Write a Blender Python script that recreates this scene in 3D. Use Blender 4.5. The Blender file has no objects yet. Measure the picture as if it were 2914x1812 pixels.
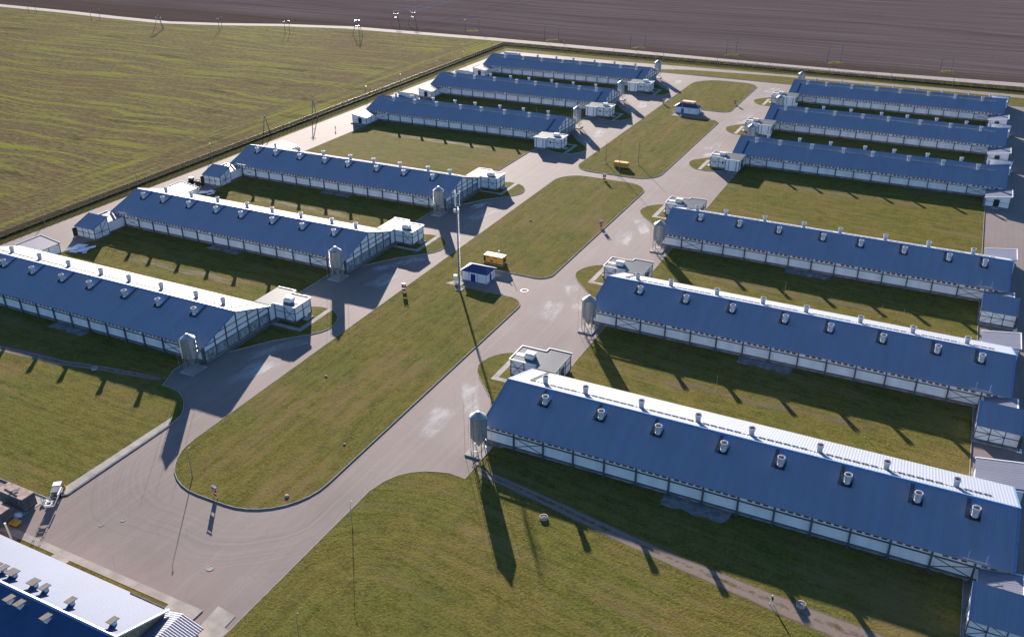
import bpy, bmesh, math, random
from mathutils import Vector, Matrix
random.seed(7)
C = bpy.context.scene.collection
R = math.radians
PI = math.pi

# ------------------------------------------------------------------ camera, sky, sun, exposure
cam = bpy.data.cameras.new('camera'); co = bpy.data.objects.new('camera', cam); C.objects.link(co)
bpy.context.scene.camera = co
cam.sensor_width = 36.0; cam.lens = 31.147; cam.clip_start = 1; cam.clip_end = 9000
def cam_matrix(pos, yaw, pitch, roll):
    f = Vector((math.sin(yaw)*math.cos(pitch), math.cos(yaw)*math.cos(pitch), -math.sin(pitch)))
    r = Vector((math.cos(yaw), -math.sin(yaw), 0)); u = r.cross(f)
    c, s = math.cos(roll), math.sin(roll)
    r2 = r*c + u*s; u2 = u*c - r*s
    m = Matrix((( r2.x, u2.x, -f.x, pos[0]), (r2.y, u2.y, -f.y, pos[1]), (r2.z, u2.z, -f.z, pos[2]), (0, 0, 0, 1)))
    return m
co.matrix_world = cam_matrix((23.719, -189.875, 98.931), -0.459648, 0.475444, -0.003363)

SUN_EL, SUN_AZ = 14.1, -36.3            # azimuth clockwise from +Y
world = bpy.data.worlds.new('World'); bpy.context.scene.world = world; world.use_nodes = True
wn = world.node_tree.nodes
sky = wn.new('ShaderNodeTexSky'); sky.sky_type = 'NISHITA'; sky.sun_disc = False
sky.sun_elevation = R(SUN_EL); sky.sun_rotation = R(SUN_AZ)
sky.air_density = 0.85; sky.dust_density = 0.3; sky.ozone_density = 4.0
world.node_tree.links.new(sky.outputs[0], wn['Background'].inputs[0])
wn['Background'].inputs[1].default_value = 0.075
sl = bpy.data.lights.new('sun', 'SUN'); so = bpy.data.objects.new('sun', sl); C.objects.link(so)
sl.energy = 5.0; sl.angle = R(0.5); sl.color = (1.0, 0.87, 0.76)
d = Vector((-math.sin(R(SUN_AZ))*math.cos(R(SUN_EL)), -math.cos(R(SUN_AZ))*math.cos(R(SUN_EL)), -math.sin(R(SUN_EL))))
so.rotation_euler = d.to_track_quat('-Z', 'Y').to_euler(); so.location = (0, 0, 200)
vs = bpy.context.scene.view_settings
vs.view_transform = 'Standard'; vs.look = 'None'; vs.exposure = 1.5; vs.gamma = 1.0; vs.use_curve_mapping = False
bpy.context.scene.cycles.max_bounces = 6
bpy.context.scene.cycles.transparent_max_bounces = 12

# ------------------------------------------------------------------ material helpers
class NT:
    def __init__(s, name):
        s.m = bpy.data.materials.new(name); s.m.use_nodes = True
        s.t = s.m.node_tree; s.n = s.t.nodes; s.b = s.n['Principled BSDF']; s.out = s.n['Material Output']
    def new(s, t, **k):
        n = s.n.new(t)
        for a, v in k.items(): setattr(n, a, v)
        return n
    def put(s, sock, v):
        if isinstance(v, bpy.types.NodeSocket): s.t.links.new(v, sock)
        else:
            if isinstance(v, (tuple, list)) and len(v) == 3 and sock.type == 'RGBA': v = (*v, 1)
            sock.default_value = v
    def pos(s): return s.new('ShaderNodeNewGeometry').outputs['Position']
    def objc(s): return s.new('ShaderNodeTexCoord').outputs['Object']
    def uv(s): return s.new('ShaderNodeTexCoord').outputs['UV']
    def sep(s, v):
        n = s.new('ShaderNodeSeparateXYZ'); s.put(n.inputs[0], v); return n.outputs
    def comb(s, x, y, z=0.0):
        n = s.new('ShaderNodeCombineXYZ')
        for i, q in enumerate((x, y, z)): s.put(n.inputs[i], q)
        return n.outputs[0]
    def math(s, op, a, b=0.0, c=0.0):
        n = s.new('ShaderNodeMath', operation=op)
        for i, q in enumerate((a, b, c)): s.put(n.inputs[i], q)
        return n.outputs[0]
    def map(s, v, scale=(1, 1, 1), loc=(0, 0, 0), rot=0.0):
        n = s.new('ShaderNodeMapping'); s.put(n.inputs[0], v)
        n.inputs['Scale'].default_value = scale; n.inputs['Location'].default_value = loc; n.inputs['Rotation'].default_value = (0, 0, rot)
        return n.outputs[0]
    def noise(s, v, scale=1.0, detail=4.0, rough=0.55, dist=0.0):
        n = s.new('ShaderNodeTexNoise'); s.put(n.inputs['Vector'], v)
        n.inputs['Scale'].default_value = scale; n.inputs['Detail'].default_value = detail
        n.inputs['Roughness'].default_value = rough; n.inputs['Distortion'].default_value = dist
        return n.outputs[0]
    def ss(s, v, lo, hi):                     # smoothstep lo..hi -> 0..1
        n = s.new('ShaderNodeMapRange', interpolation_type='SMOOTHSTEP'); s.put(n.inputs[0], v)
        n.inputs[1].default_value = lo; n.inputs[2].default_value = hi
        return n.outputs[0]
    def lin(s, v, lo, hi, a, b):
        n = s.new('ShaderNodeMapRange'); s.put(n.inputs[0], v)
        for i, q in enumerate((lo, hi, a, b)): n.inputs[i+1].default_value = q
        return n.outputs[0]
    def mix(s, f, a, b, mode='MIX'):
        n = s.new('ShaderNodeMix', data_type='RGBA', blend_type=mode)
        s.put(n.inputs[0], f); s.put(n.inputs[6], a); s.put(n.inputs[7], b); return n.outputs[2]
    def bump(s, h, strength=0.5, dist=0.1):
        n = s.new('ShaderNodeBump'); s.put(n.inputs['Height'], h)
        n.inputs['Strength'].default_value = strength; n.inputs['Distance'].default_value = dist
        s.put(s.b.inputs['Normal'], n.outputs[0])
    def done(s, col, rough=0.8, metal=0.0, spec=0.5, alpha=None):
        if spec < .09: s.b.inputs['IOR'].default_value = 1.001
        s.put(s.b.inputs['Base Color'], col); s.put(s.b.inputs['Roughness'], rough)
        s.put(s.b.inputs['Metallic'], metal); s.put(s.b.inputs['Specular IOR Level'], spec)
        if alpha is not None: s.put(s.b.inputs['Alpha'], alpha)
        return s.m

def plain(name, col, rough=0.7, metal=0.0, spec=0.4, var=0.18, scale=1.5, stretch=(1, 1, 1)):
    t = NT(name); p = t.objc()
    f = t.noise(t.map(p, stretch), scale, 5)
    c1 = tuple(max(0, v*(1-var)) for v in col); c2 = tuple(min(1, v*(1+var)) for v in col)
    return t.done(t.mix(t.ss(f, .3, .7), c1, c2), rough, metal, spec)

def roof_mat(name, c1, c2, rib=0.5, axis='x'):
    t = NT(name); p = t.objc(); s = t.sep(p)
    a = s[0] if axis == 'x' else s[1]
    w = t.math('SINE', t.math('MULTIPLY', a, 2*PI/rib))
    sheet = t.noise(t.map(p, (0.7, .05, .05) if axis == 'x' else (.05, .7, .05)), 1.0, 5, .65)
    grime = t.noise(p, 0.12, 4)
    col = t.mix(t.ss(sheet, .35, .65), c1, c2)
    col = t.mix(t.math('MULTIPLY', t.ss(grime, .42, .72), .38), col, tuple(v*1.2+.014 for v in c2))
    col = t.mix(t.math('MULTIPLY', t.ss(w, .1, .9), .34), col, tuple(v*.55 for v in c1))  # rib shading put into the colour, as the bump hardly shows
    t.bump(t.ss(w, -.3, .8), 0.35, 0.05)
    return t.done(col, 0.60, 0.0, 1.0)

M = {}
M['roof'] = roof_mat('blue_roof_sheet', (.001, .044, .128), (.007, .074, .196))
M['roof_y'] = roof_mat('blue_shed_sheet', (.001, .044, .128), (.007, .074, .196), 0.5)
M['annex_roof'] = roof_mat('grey_annex_sheet', (.10, .125, .14), (.12, .145, .16), 0.55)
M['lean_roof'] = roof_mat('pale_lean_to_sheet', (.13, .145, .20), (.15, .165, .22), 0.55, 'y')
for k in ('roof', 'roof_y', 'annex_roof', 'lean_roof'):
    b_ = M[k].node_tree.nodes['Principled BSDF']
    b_.inputs['IOR'].default_value = 2.4 if k[:4] == 'roof' else (1.10 if k[:5] == 'annex' else 1.30); b_.inputs['Roughness'].default_value = .82 if k[:4] == 'roof' else (.55 if k[:5] == 'annex' else .5)
M['trim'] = plain('light_blue_trim', (.10, .20, .38), .45, 0, .8)
M['hutblue'] = plain('dark_blue_sheet', (.012, .035, .13), .5, 0, .6)
M['doorblue'] = plain('blue_door_paint', (.010, .022, .20), .5)
M['white'] = plain('white_trim_paint', (.80, .79, .77), .55, 0, .5, .05)
M['wall'] = plain('white_wall_panel', (.74, .76, .79), .6, 0, .4, .08, .5, (1, 1, .3))
M['frame'] = plain('grey_steel_frame', (.095, .105, .125), .55, .2)
M['plinth'] = plain('concrete_plinth', (.20, .20, .20), .9, 0, .2, .3, .8)
M['screen'] = plain('dusty_screen', (.26, .30, .32), .8, 0, .3, .5, 1.3, (1, 1, .5))
M['window'] = plain('brown_vent_pane', (.17, .075, .05), .5, 0, .5, .4, .8)
M['chim'] = plain('white_chimney_plastic', (.52, .53, .55), .6, 0, .3, .15)
M['chim_in'] = plain('terracotta_chimney_inside', (.36, .19, .14), .9, 0, .1, .2)
M['dark'] = plain('dark_metal', (.018, .022, .03), .6, .1)
M['ladder'] = plain('grey_ladder_metal', (.05, .055, .065), .6, .2)
M['galv'] = plain('galvanised_steel', (.40, .42, .44), .42, .75, .5, .22, 1.2, (1, 1, .25))
M['silo'] = plain('weathered_galvanised_steel', (.36, .37, .37), .5, .5, .5, .25, .8, (1, 1, .2))
M['conc'] = plain('pale_concrete', (.34, .315, .29), .9, 0, .2, .2, .35)
M['kerb'] = plain('kerb_concrete', (.36, .34, .32), .9, 0, .2, .2, .8)
M['pole'] = plain('concrete_pole', (.20,.20,.20), .85, 0, .2, .15)
M['mastgrey'] = plain('grey_mast_steel', (.20,.22,.25), .6, .2)
M['orange'] = plain('ochre_machine_paint', (.62, .29, .035), .45, 0, .5, .08)
M['yellow'] = plain('yellow_paint', (.72, .40, .015), .45, 0, .5, .08)
M['cream'] = plain('cream_lid_paint', (.78, .68, .55), .5, 0, .4, .06)
M['red'] = plain('red_panel_paint', (.34, .016, .022), .5, 0, .4, .1)
M['black'] = plain('black_rubber', (.012, .012, .013), .85, 0, .2)
M['tractor'] = plain('dark_green_paint', (.012, .035, .028), .4, 0, .5)
M['glass'] = plain('dark_glass', (.02, .03, .04), .08, 0, .6, .05)
M['rust'] = plain('brown_container_roof', (.36, .27, .235), .85, 0, .2, .35, .7)
M['crate'] = plain('grey_container_paint', (.115, .13, .16), .75, 0, .3, .3, .8)
M['skin'] = plain('skin', (.45, .25, .17), .6)
M['jacket'] = plain('dark_jacket', (.012, .014, .022), .8)
M['trousers'] = plain('white_trousers', (.66, .66, .68), .8)
M['sheet'] = plain('white_sheet', (.66, .70, .80), .5, 0, .4, .08)
M['bluewhite'] = plain('blue_barrel_plastic', (.02, .03, .13), .4)
M['wire'] = plain('bright_wire', (.75, .75, .72), .35, .6)
M['ring'] = plain('well_ring_concrete', (.42, .33, .29), .9, 0, .2, .2)
M['bigroof'] = roof_mat('white_blue_roof_sheet', (.006, .050, .15), (.009, .058, .165), 0.5)
M['bigroof'].node_tree.nodes['Principled BSDF'].inputs['IOR'].default_value = 1.33; M['bigroof'].node_tree.nodes['Principled BSDF'].inputs['Roughness'].default_value = .68
M['tan'] = plain('tan_cap_metal', (.105, .095, .09), .8, .3)
M['tanwall'] = plain('tan_gable_boards', (.36, .25, .15), .8)

def mesh_mat():
    t = NT('wire_mesh'); p = t.pos(); s = t.sep(p)
    f = t.noise(t.map(p, (1, 1, 1)), 9, 2)
    return t.done((.022, .026, .028), .9, 0, .05, alpha=t.lin(f, .3, .7, .25, .5))
M['mesh'] = mesh_mat()

def lawn_mat(name, mode):
    t = NT(name); p = t.pos(); s = t.sep(p); x, y = s[0], s[1]
    if mode == 'x': q = t.map(p, (.10, 1.0, 1)); q2 = t.map(p, (.02, .35, 1))
    elif mode == 'y': q = t.map(p, (1.0, .12, 1), rot=0.0); q2 = t.map(p, (.3, .03, 1))
    else:                               # rounded mowing rings round the corner of the lawn
        qx = t.math('MAXIMUM', t.math('SUBTRACT', -38.0, x), 0.0); qy = t.math('ADD', y, 112.0)
        qyp = t.math('MAXIMUM', qy, 0.0)
        dd = t.math('SQRT', t.math('ADD', t.math('MULTIPLY', qx, qx), t.math('MULTIPLY', qyp, qyp)))
        al = t.math('ARCTAN2', qx, t.math('ADD', qyp, .01))
        dd = t.math('ADD', dd, t.math('MULTIPLY', x, .14))
        along = t.math('ADD', t.math('MULTIPLY', al, 22.0), x)
        q = t.comb(t.math('MULTIPLY', along, .10), dd); q2 = t.comb(t.math('MULTIPLY', along, .02), t.math('MULTIPLY', dd, .4))
    big = t.noise(p, .035, 4, .6)
    mid = t.noise(p, .35, 5, .65)
    fine = t.noise(p, 2.6, 5, .72)
    stripe = t.noise(q, 1.1, 4, .6)
    band = t.noise(q2, 1.0, 3, .5)
    g1, g2, g3 = (.064, .063, .016), (.182, .158, .042), (.212, .150, .074)
    f = t.math('ADD', t.math('MULTIPLY', fine, .50), t.math('ADD', t.math('MULTIPLY', mid, .24), t.math('MULTIPLY', stripe, .26)))
    col = t.mix(t.ss(f, .33, .62), g1, g2)
    col = t.mix(t.math('MULTIPLY', t.ss(t.noise(p, .06, 4, .6), .45, .65), .55), col, t.mix(t.ss(f, .33, .62), (.044, .060, .012), (.132, .150, .034)))
    brown = t.math('ADD', t.math('MULTIPLY', big, .5), t.math('MULTIPLY', band, .5))
    col = t.mix(t.math('MULTIPLY', t.ss(brown, .48, .66), .55), col, g3)
    h = t.math('ADD', t.math('MULTIPLY', fine, .8), t.math('MULTIPLY', stripe, .22))
    t.bump(h, 1.0, .32)
    m = t.done(col, .9, 0, .3); t.b.inputs['IOR'].default_value = 1.085; t.b.inputs['Specular Tint'].default_value = (1.0, .90, .55, 1)
    return m
M['lawn_x'] = lawn_mat('mown_grass_rows', 'x')
M['lawn_y'] = lawn_mat('mown_grass_strip', 'y')
M['lawn_r'] = lawn_mat('mown_grass_rings', 'r')

def field_mat():
    t = NT('stubble_field'); p = t.pos(); s = t.sep(p); x, y = s[0], s[1]
    wob = t.math('MULTIPLY', t.math('SUBTRACT', t.noise(p, .012, 2), .5), 26.0)
    yy = t.math('ADD', t.math('ADD', y, wob), t.math('MULTIPLY', x, -.02))
    a = t.noise(t.comb(t.math('MULTIPLY', x, .014), t.math('MULTIPLY', yy, .24)), 1.0, 6, .66)
    xb = t.math('ADD', x, t.math('MULTIPLY', y, .02))
    b = t.noise(t.comb(t.math('MULTIPLY', xb, .30), t.math('MULTIPLY', y, .012)), 1.0, 4, .6)
    near = t.ss(x, -262, -240)
    st = t.math('ADD', t.math('MULTIPLY', a, t.math('SUBTRACT', 1.0, near)), t.math('MULTIPLY', b, near))
    fine = t.noise(t.map(p, (.4, 1, 1)), .8, 6, .7); big = t.noise(p, .014, 4)
    c = t.mix(t.ss(fine, .3, .7), (.095, .075, .036), (.185, .148, .078))
    c = t.mix(t.math('MULTIPLY', t.ss(t.math('ADD', t.math('MULTIPLY', st, .8), t.math('MULTIPLY', fine, .25)), .49, .62), .9), c, (.205, .205, .044))
    c = t.mix(t.math('MULTIPLY', t.ss(big, .52, .66), .45), c, (.13, .092, .055))
    c = t.mix(t.math('MULTIPLY', t.ss(t.noise(t.map(p, (.25, 1, 1)), .09, 3), .60, .68), .5), c, (.045, .048, .018))
    t.bump(t.math('ADD', fine, st), 1.0, .4)
    m = t.done(c, .95, 0, .3); t.b.inputs['IOR'].default_value = 1.04; t.b.inputs['Specular Tint'].default_value = (1.0, .93, .68, 1)
    return m
M['field'] = field_mat()

def plough_mat():
    t = NT('ploughed_soil'); p = t.pos(); s = t.sep(p); x, y = s[0], s[1]
    yy = t.math('ADD', y, t.math('MULTIPLY', t.noise(p, .006, 2), 30.0))
    st = t.noise(t.comb(t.math('MULTIPLY', x, .006), t.math('MULTIPLY', yy, .28)), 1.0, 4, .6)
    st2 = t.noise(t.comb(t.math('MULTIPLY', x, .004), t.math('MULTIPLY', yy, .05)), 1.0, 3)
    fine = t.noise(p, .5, 6, .7); big = t.noise(p, .006, 3)
    c = t.mix(t.ss(st, .34, .68), (.090, .072, .072), (.142, .117, .116))
    c = t.mix(t.math('MULTIPLY', t.ss(st2, .5, .7), .4), c, (.050, .036, .038))
    c = t.mix(t.math('MULTIPLY', t.ss(fine, .45, .75), .35), c, (.150, .120, .122))
    edge = t.math('MULTIPLY', t.ss(y, 352, 326), .6)
    c = t.mix(edge, c, (.072, .050, .040))
    t.bump(t.math('ADD', fine, t.math('MULTIPLY', st, .6)), .8, .4)
    return t.done(c, .95, 0, .08)
M['plough'] = plough_mat()

def asphalt_mat():
    t = NT('worn_asphalt'); p = t.pos(); s = t.sep(p); x, y = s[0], s[1]
    big = t.noise(p, .05, 4); fine = t.noise(p, 2.2, 6, .7)
    streak = t.noise(t.map(p, (.9, .02, 1)), 1.0, 4, .6)
    c = t.mix(t.ss(big, .3, .7), (.190, .154, .143), (.238, .195, .181))
    c = t.mix(t.math('MULTIPLY', t.ss(streak, .42, .7), .35), c, (.285, .242, .226))
    c = t.mix(t.math('MULTIPLY', t.ss(fine, .35, .8), .25), c, (.13, .12, .12))
    # curved tyre marks where vehicles swing round the end of the middle lawn
    qx = t.math('MAXIMUM', t.math('SUBTRACT', t.math('ABSOLUTE', t.math('ADD', x, 79.5)), 6.0), 0.0)
    qy = t.math('MAXIMUM', t.math('SUBTRACT', -96.0, y), 0.0)
    dd = t.math('SQRT', t.math('ADD', t.math('MULTIPLY', qx, qx), t.math('MULTIPLY', qy, qy)))
    dd = t.math('ADD', dd, t.math('MULTIPLY', t.noise(p, .06, 2), 5.0))
    tr = t.noise(t.comb(dd, t.math('MULTIPLY', x, .015)), 1.5, 4, .65)
    mask = t.math('MULTIPLY', t.math('MULTIPLY', t.ss(dd, 11, 16), t.ss(dd, 27, 21)), t.ss(y, -84, -98))
    c = t.mix(t.math('MULTIPLY', t.math('MULTIPLY', t.ss(tr, .42, .70), mask), .40), c, (.105, .095, .100))
    pink = t.math('MULTIPLY', t.ss(t.noise(p, .09, 3), .5, .65), t.ss(y, -112, -118))
    c = t.mix(t.math('MULTIPLY', pink, .5), c, (.275, .205, .19))
    # a few cracks and patched squares
    cr = t.new('ShaderNodeTexVoronoi', feature='DISTANCE_TO_EDGE'); t.put(cr.inputs['Vector'], t.map(p, (.055, .022, 1)))
    c = t.mix(t.math('MULTIPLY', t.ss(cr.outputs[0], .006, .0), .45), c, (.085, .078, .078))
    t.bump(fine, .3, .02)
    m = t.done(c, .82, 0, .30); t.b.inputs['IOR'].default_value = 1.42
    return m
M['asphalt'] = asphalt_mat()

def gravel_mat():
    t = NT('gravel_road'); p = t.pos(); f = t.noise(p, .7, 6, .7); b = t.noise(t.map(p, (.02, .5, 1)), 1, 3)
    c = t.mix(t.ss(f, .3, .7), (.27, .235, .215), (.37, .33, .30)); c = t.mix(t.math('MULTIPLY', t.ss(b, .4, .7), .4), c, (.40, .35, .32))
    t.bump(f, .5, .1)
    return t.done(c, .95, 0, .1)
M['gravel'] = gravel_mat()

def decal_mat(name, col, lo, hi, scale, amax=.8, stretch=(1, 1, 1)):
    """patch with ragged, noisy edges; UV (0..1)^2 holds the patch's own extent"""
    t = NT(name); u = t.uv(); s = t.sep(u); p = t.pos()
    ex = t.math('ABSOLUTE', t.math('SUBTRACT', s[0], .5)); ey = t.math('ABSOLUTE', t.math('SUBTRACT', s[1], .5))
    e = t.ss(t.math('MAXIMUM', ex, ey), .5, .18)
    n = t.noise(t.map(p, stretch), scale, 6, .68)
    a = t.math('MULTIPLY', t.ss(t.math('MULTIPLY', n, t.math('ADD', .45, t.math('MULTIPLY', e, .6))), lo, hi), t.math('MULTIPLY', t.ss(e, 0, .25), amax))
    return t.done(t.mix(n, tuple(v*.85 for v in col), col), .85, 0, .3, alpha=a)
M['lime'] = decal_mat('white_lime_residue', (.60, .57, .56), .31, .70, .24, .72, (1, .35, 1))
M['patchy'] = decal_mat('scattered_grass', (.10, .11, .03), .38, .52, .5, .9)

def track_mat():
    t = NT('dirt_track'); u = t.sep(t.uv()); p = t.pos()
    n = t.noise(p, .55, 6, .7); n2 = t.noise(p, 2.0, 5, .7)
    r1 = t.math('ABSOLUTE', t.math('SUBTRACT', t.math('ABSOLUTE', t.math('SUBTRACT', u[0], .5)), .24))
    rut = t.ss(r1, .22, .02)
    e = t.ss(t.math('ABSOLUTE', t.math('SUBTRACT', u[0], .5)), .5, .3)
    a = t.math('MULTIPLY', t.ss(t.math('ADD', t.math('MULTIPLY', n, .9), t.math('MULTIPLY', rut, .2)), .30, .55), e)
    c = t.mix(n2, (.16, .125, .10), (.27, .215, .18))
    t.bump(n2, .5, .08)
    return t.done(c, .95, 0, .1, alpha=a)
M['track'] = track_mat()

# ------------------------------------------------------------------ mesh helpers
class MB:
    def __init__(s, tf=None): s.v = []; s.f = []; s.tf = tf; s.uv = None
    def add(s, pts, faces):
        n = len(s.v)
        s.v += [tuple(s.tf(*p)) if s.tf else tuple(p) for p in pts]
        s.f += [tuple(i+n for i in f) for f in faces]; return s
    def box(s, x0, x1, y0, y1, z0, z1):
        return s.add([(x0,y0,z0),(x1,y0,z0),(x1,y1,z0),(x0,y1,z0),(x0,y0,z1),(x1,y0,z1),(x1,y1,z1),(x0,y1,z1)],
                     [(3,2,1,0),(4,5,6,7),(0,1,5,4),(1,2,6,5),(2,3,7,6),(3,0,4,7)])
    def hexa(s, b, t):                       # 4 bottom points, 4 top points
        return s.add(list(b)+list(t), [(3,2,1,0),(4,5,6,7),(0,1,5,4),(1,2,6,5),(2,3,7,6),(3,0,4,7)])
    def beam(s, p, q, w, h=None):
        h = h or w; p, q = Vector(p), Vector(q); a = (q-p).normalized()
        up = Vector((0,0,1)) if abs(a.z) < .95 else Vector((1,0,0))
        r = a.cross(up).normalized()*w/2; u = r.cross(a).normalized()*h/2
        pts = [p-r-u, p+r-u, p+r+u, p-r+u, q-r-u, q+r-u, q+r+u, q-r+u]
        return s.add(pts, [(3,2,1,0),(4,5,6,7),(0,1,5,4),(1,2,6,5),(2,3,7,6),(3,0,4,7)])
    def cyl(s, p, q, r0, r1=None, n=10):
        r1 = r0 if r1 is None else r1; p, q = Vector(p), Vector(q); a = (q-p).normalized()
        up = Vector((0,0,1)) if abs(a.z) < .95 else Vector((1,0,0))
        r = a.cross(up).normalized(); u = r.cross(a).normalized()
        c = [(math.cos(2*PI*i/n), math.sin(2*PI*i/n)) for i in range(n)]
        pts = [p+(r*x+u*y)*r0 for x, y in c] + [q+(r*x+u*y)*r1 for x, y in c]
        return s.add(pts, [(i, (i+1)%n, n+(i+1)%n, n+i) for i in range(n)] + [tuple(range(n-1,-1,-1)), tuple(range(n,2*n))])
    def lathe(s, cx, cy, prof, n=16, close=True):
        pts = []; fs = []
        for r, z in prof: pts += [(cx+max(r,.001)*math.cos(2*PI*i/n), cy+max(r,.001)*math.sin(2*PI*i/n), z) for i in range(n)]
        for k in range(len(prof)-1): fs += [(k*n+i, k*n+(i+1)%n, (k+1)*n+(i+1)%n, (k+1)*n+i) for i in range(n)]
        if close: fs += [tuple(range(n-1,-1,-1)), tuple(range((len(prof)-1)*n, len(prof)*n))]
        return s.add(pts, fs)
    def prism(s, poly, z0, z1):
        n = len(poly)
        return s.add([(x,y,z0) for x,y in poly]+[(x,y,z1) for x,y in poly],
                     [tuple(range(n-1,-1,-1)), tuple(range(n,2*n))]+[(i,(i+1)%n,n+(i+1)%n,n+i) for i in range(n)])
    def extr(s, prof, x0, x1):               # profile in (y,z) extruded along x
        n = len(prof)
        return s.add([(x0,y,z) for y,z in prof]+[(x1,y,z) for y,z in prof],
                     [tuple(range(n-1,-1,-1)), tuple(range(n,2*n))]+[(i,(i+1)%n,n+(i+1)%n,n+i) for i in range(n)])
    def extry(s, prof, y0, y1):              # profile in (x,z) extruded along y
        n = len(prof)
        return s.add([(x,y0,z) for x,z in prof]+[(x,y1,z) for x,z in prof],
                     [tuple(range(n-1,-1,-1)), tuple(range(n,2*n))]+[(i,(i+1)%n,n+(i+1)%n,n+i) for i in range(n)])
    def sheet(s, poly, z): return s.add([(x,y,z) for x,y in poly], [tuple(range(len(poly)))])
    def build(s, name, mat, parent=None, smooth=False, normals=True):
        me = bpy.data.meshes.new(name); me.from_pydata([tuple(v) for v in s.v], [], s.f)
        if normals:
            bm = bmesh.new(); bm.from_mesh(me); bmesh.ops.recalc_face_normals(bm, faces=bm.faces); bm.to_mesh(me); bm.free()
        for m in (mat if isinstance(mat, list) else [mat]): me.materials.append(m)
        if smooth:
            for p in me.polygons: p.use_smooth = True
            try: me.set_sharp_from_angle(angle=R(35))
            except Exception: pass
        o = bpy.data.objects.new(name, me); C.objects.link(o)
        if parent: o.parent = parent
        return o

def tag(o, label=None, cat=None, group=None, kind=None):
    if label: o['label'] = label
    if cat: o['category'] = cat
    if group: o['group'] = group
    if kind: o['kind'] = kind
    return o
def thing(name, label, cat, loc=(0,0,0), rz=0, group=None):
    o = bpy.data.objects.new(name, None); C.objects.link(o); o.location = loc; o.rotation_euler = (0,0,rz)
    o.empty_display_size = .5
    return tag(o, label, cat, group)
def copy_tree(o, parent=None):
    c = o.copy(); C.objects.link(c)
    if parent: c.parent = parent
    for ch in list(o.children): copy_tree(ch, c)
    return c
def dup(root, loc, rz=0, label=None, scale=None):
    c = copy_tree(root); c.location = loc; c.rotation_euler = (0,0,rz)
    if label: c['label'] = label
    if scale: c.scale = scale
    return c
ORD = ['first','second','third','fourth','fifth','sixth','seventh','eighth','ninth','tenth','eleventh','twelfth','thirteenth','fourteenth']
def struct(o): o['kind'] = 'structure'; return o

def rounded(pts, n=9):                        # pts: (x, y, radius)
    out = []; m = len(pts)
    for i in range(m):
        x, y, r = pts[i]; p = Vector((x, y)); a = Vector(pts[i-1][:2]); b = Vector(pts[(i+1)%m][:2])
        if r <= 0: out.append((x, y)); continue
        da, db = (a-p).normalized(), (b-p).normalized(); ang = da.angle(db)
        L = r/math.tan(ang/2); s0, s1 = p+da*L, p+db*L
        c = p+(da+db).normalized()*(r/math.sin(ang/2))
        a0 = math.atan2(s0.y-c.y, s0.x-c.x); a1 = math.atan2(s1.y-c.y, s1.x-c.x)
        dlt = (a1-a0+PI) % (2*PI)-PI
        for k in range(n+1):
            t = a0+dlt*k/n; out.append((c.x+r*math.cos(t), c.y+r*math.sin(t)))
    return out
def area(p): return sum(p[i-1][0]*p[i][1]-p[i][0]*p[i-1][1] for i in range(len(p)))/2
def offset(poly, d):                          # outward for CCW
    out = []; n = len(poly)
    for i in range(n):
        p0, p1, p2 = (Vector(poly[j % n]) for j in (i-1, i, i+1))
        e1, e2 = (p1-p0), (p2-p1)
        if e1.length < 1e-6: e1 = e2
        if e2.length < 1e-6: e2 = e1
        n1 = Vector((e1.y, -e1.x)).normalized(); n2 = Vector((e2.y, -e2.x)).normalized()
        b = n1+n2
        b = n1 if b.length < 1e-4 else b.normalized()
        k = d/max(.35, b.dot(n1)); out.append((p1.x+b.x*k, p1.y+b.y*k))
    return out
def lawn(name, poly, mat, z=.15, kerb=True, tf=None):
    if area(poly) < 0: poly = poly[::-1]
    o = struct(MB(tf).prism(poly, -.05, z).build(name, mat))
    k = None
    if kerb:
        q = offset(poly, .11); n = len(poly); mb = MB(tf)
        pts = [(x,y,z-.03) for x,y in poly]+[(x,y,z+.025) for x,y in poly]+[(x,y,z+.025) for x,y in q]+[(x,y,-.05) for x,y in q]
        fs = []
        for i in range(n):
            j = (i+1) % n
            for a in range(3): fs.append((a*n+i, a*n+j, (a+1)*n+j, (a+1)*n+i))
        k = struct(mb.add(pts, fs).build('kerb', M['kerb']))
    return o, k

def ribbon(line, widths, z, name, mat):
    pts = []; uvs = []; n = len(line)
    for i, (x, y) in enumerate(line):
        a = Vector(line[max(0, i-1)]); b = Vector(line[min(n-1, i+1)]); t = (b-a).normalized(); nn = Vector((-t.y, t.x))
        w = widths[i] if isinstance(widths, (list, tuple)) else widths
        for s in (-1, 1): pts.append((x+nn.x*w/2*s, y+nn.y*w/2*s, z)); uvs.append(((s+1)/2, i/(n-1)))
    fs = [(2*i, 2*i+1, 2*i+3, 2*i+2) for i in range(n-1)]
    o = MB().add(pts, fs).build(name, mat, normals=False)
    uv = o.data.uv_layers.new(name='UVMap')
    for l in o.data.loops: uv.data[l.index].uv = uvs[l.vertex_index]
    return o
def decal(quad, z, name, mat, tf=None):
    o = MB(tf).add([(*p, z) for p in quad], [(0,1,2,3)]).build(name, mat, normals=False)
    uv = o.data.uv_layers.new(name='UVMap'); c = [(0,0),(1,0),(1,1),(0,1)]
    for l in o.data.loops: uv.data[l.index].uv = c[l.vertex_index]
    return o

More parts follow.
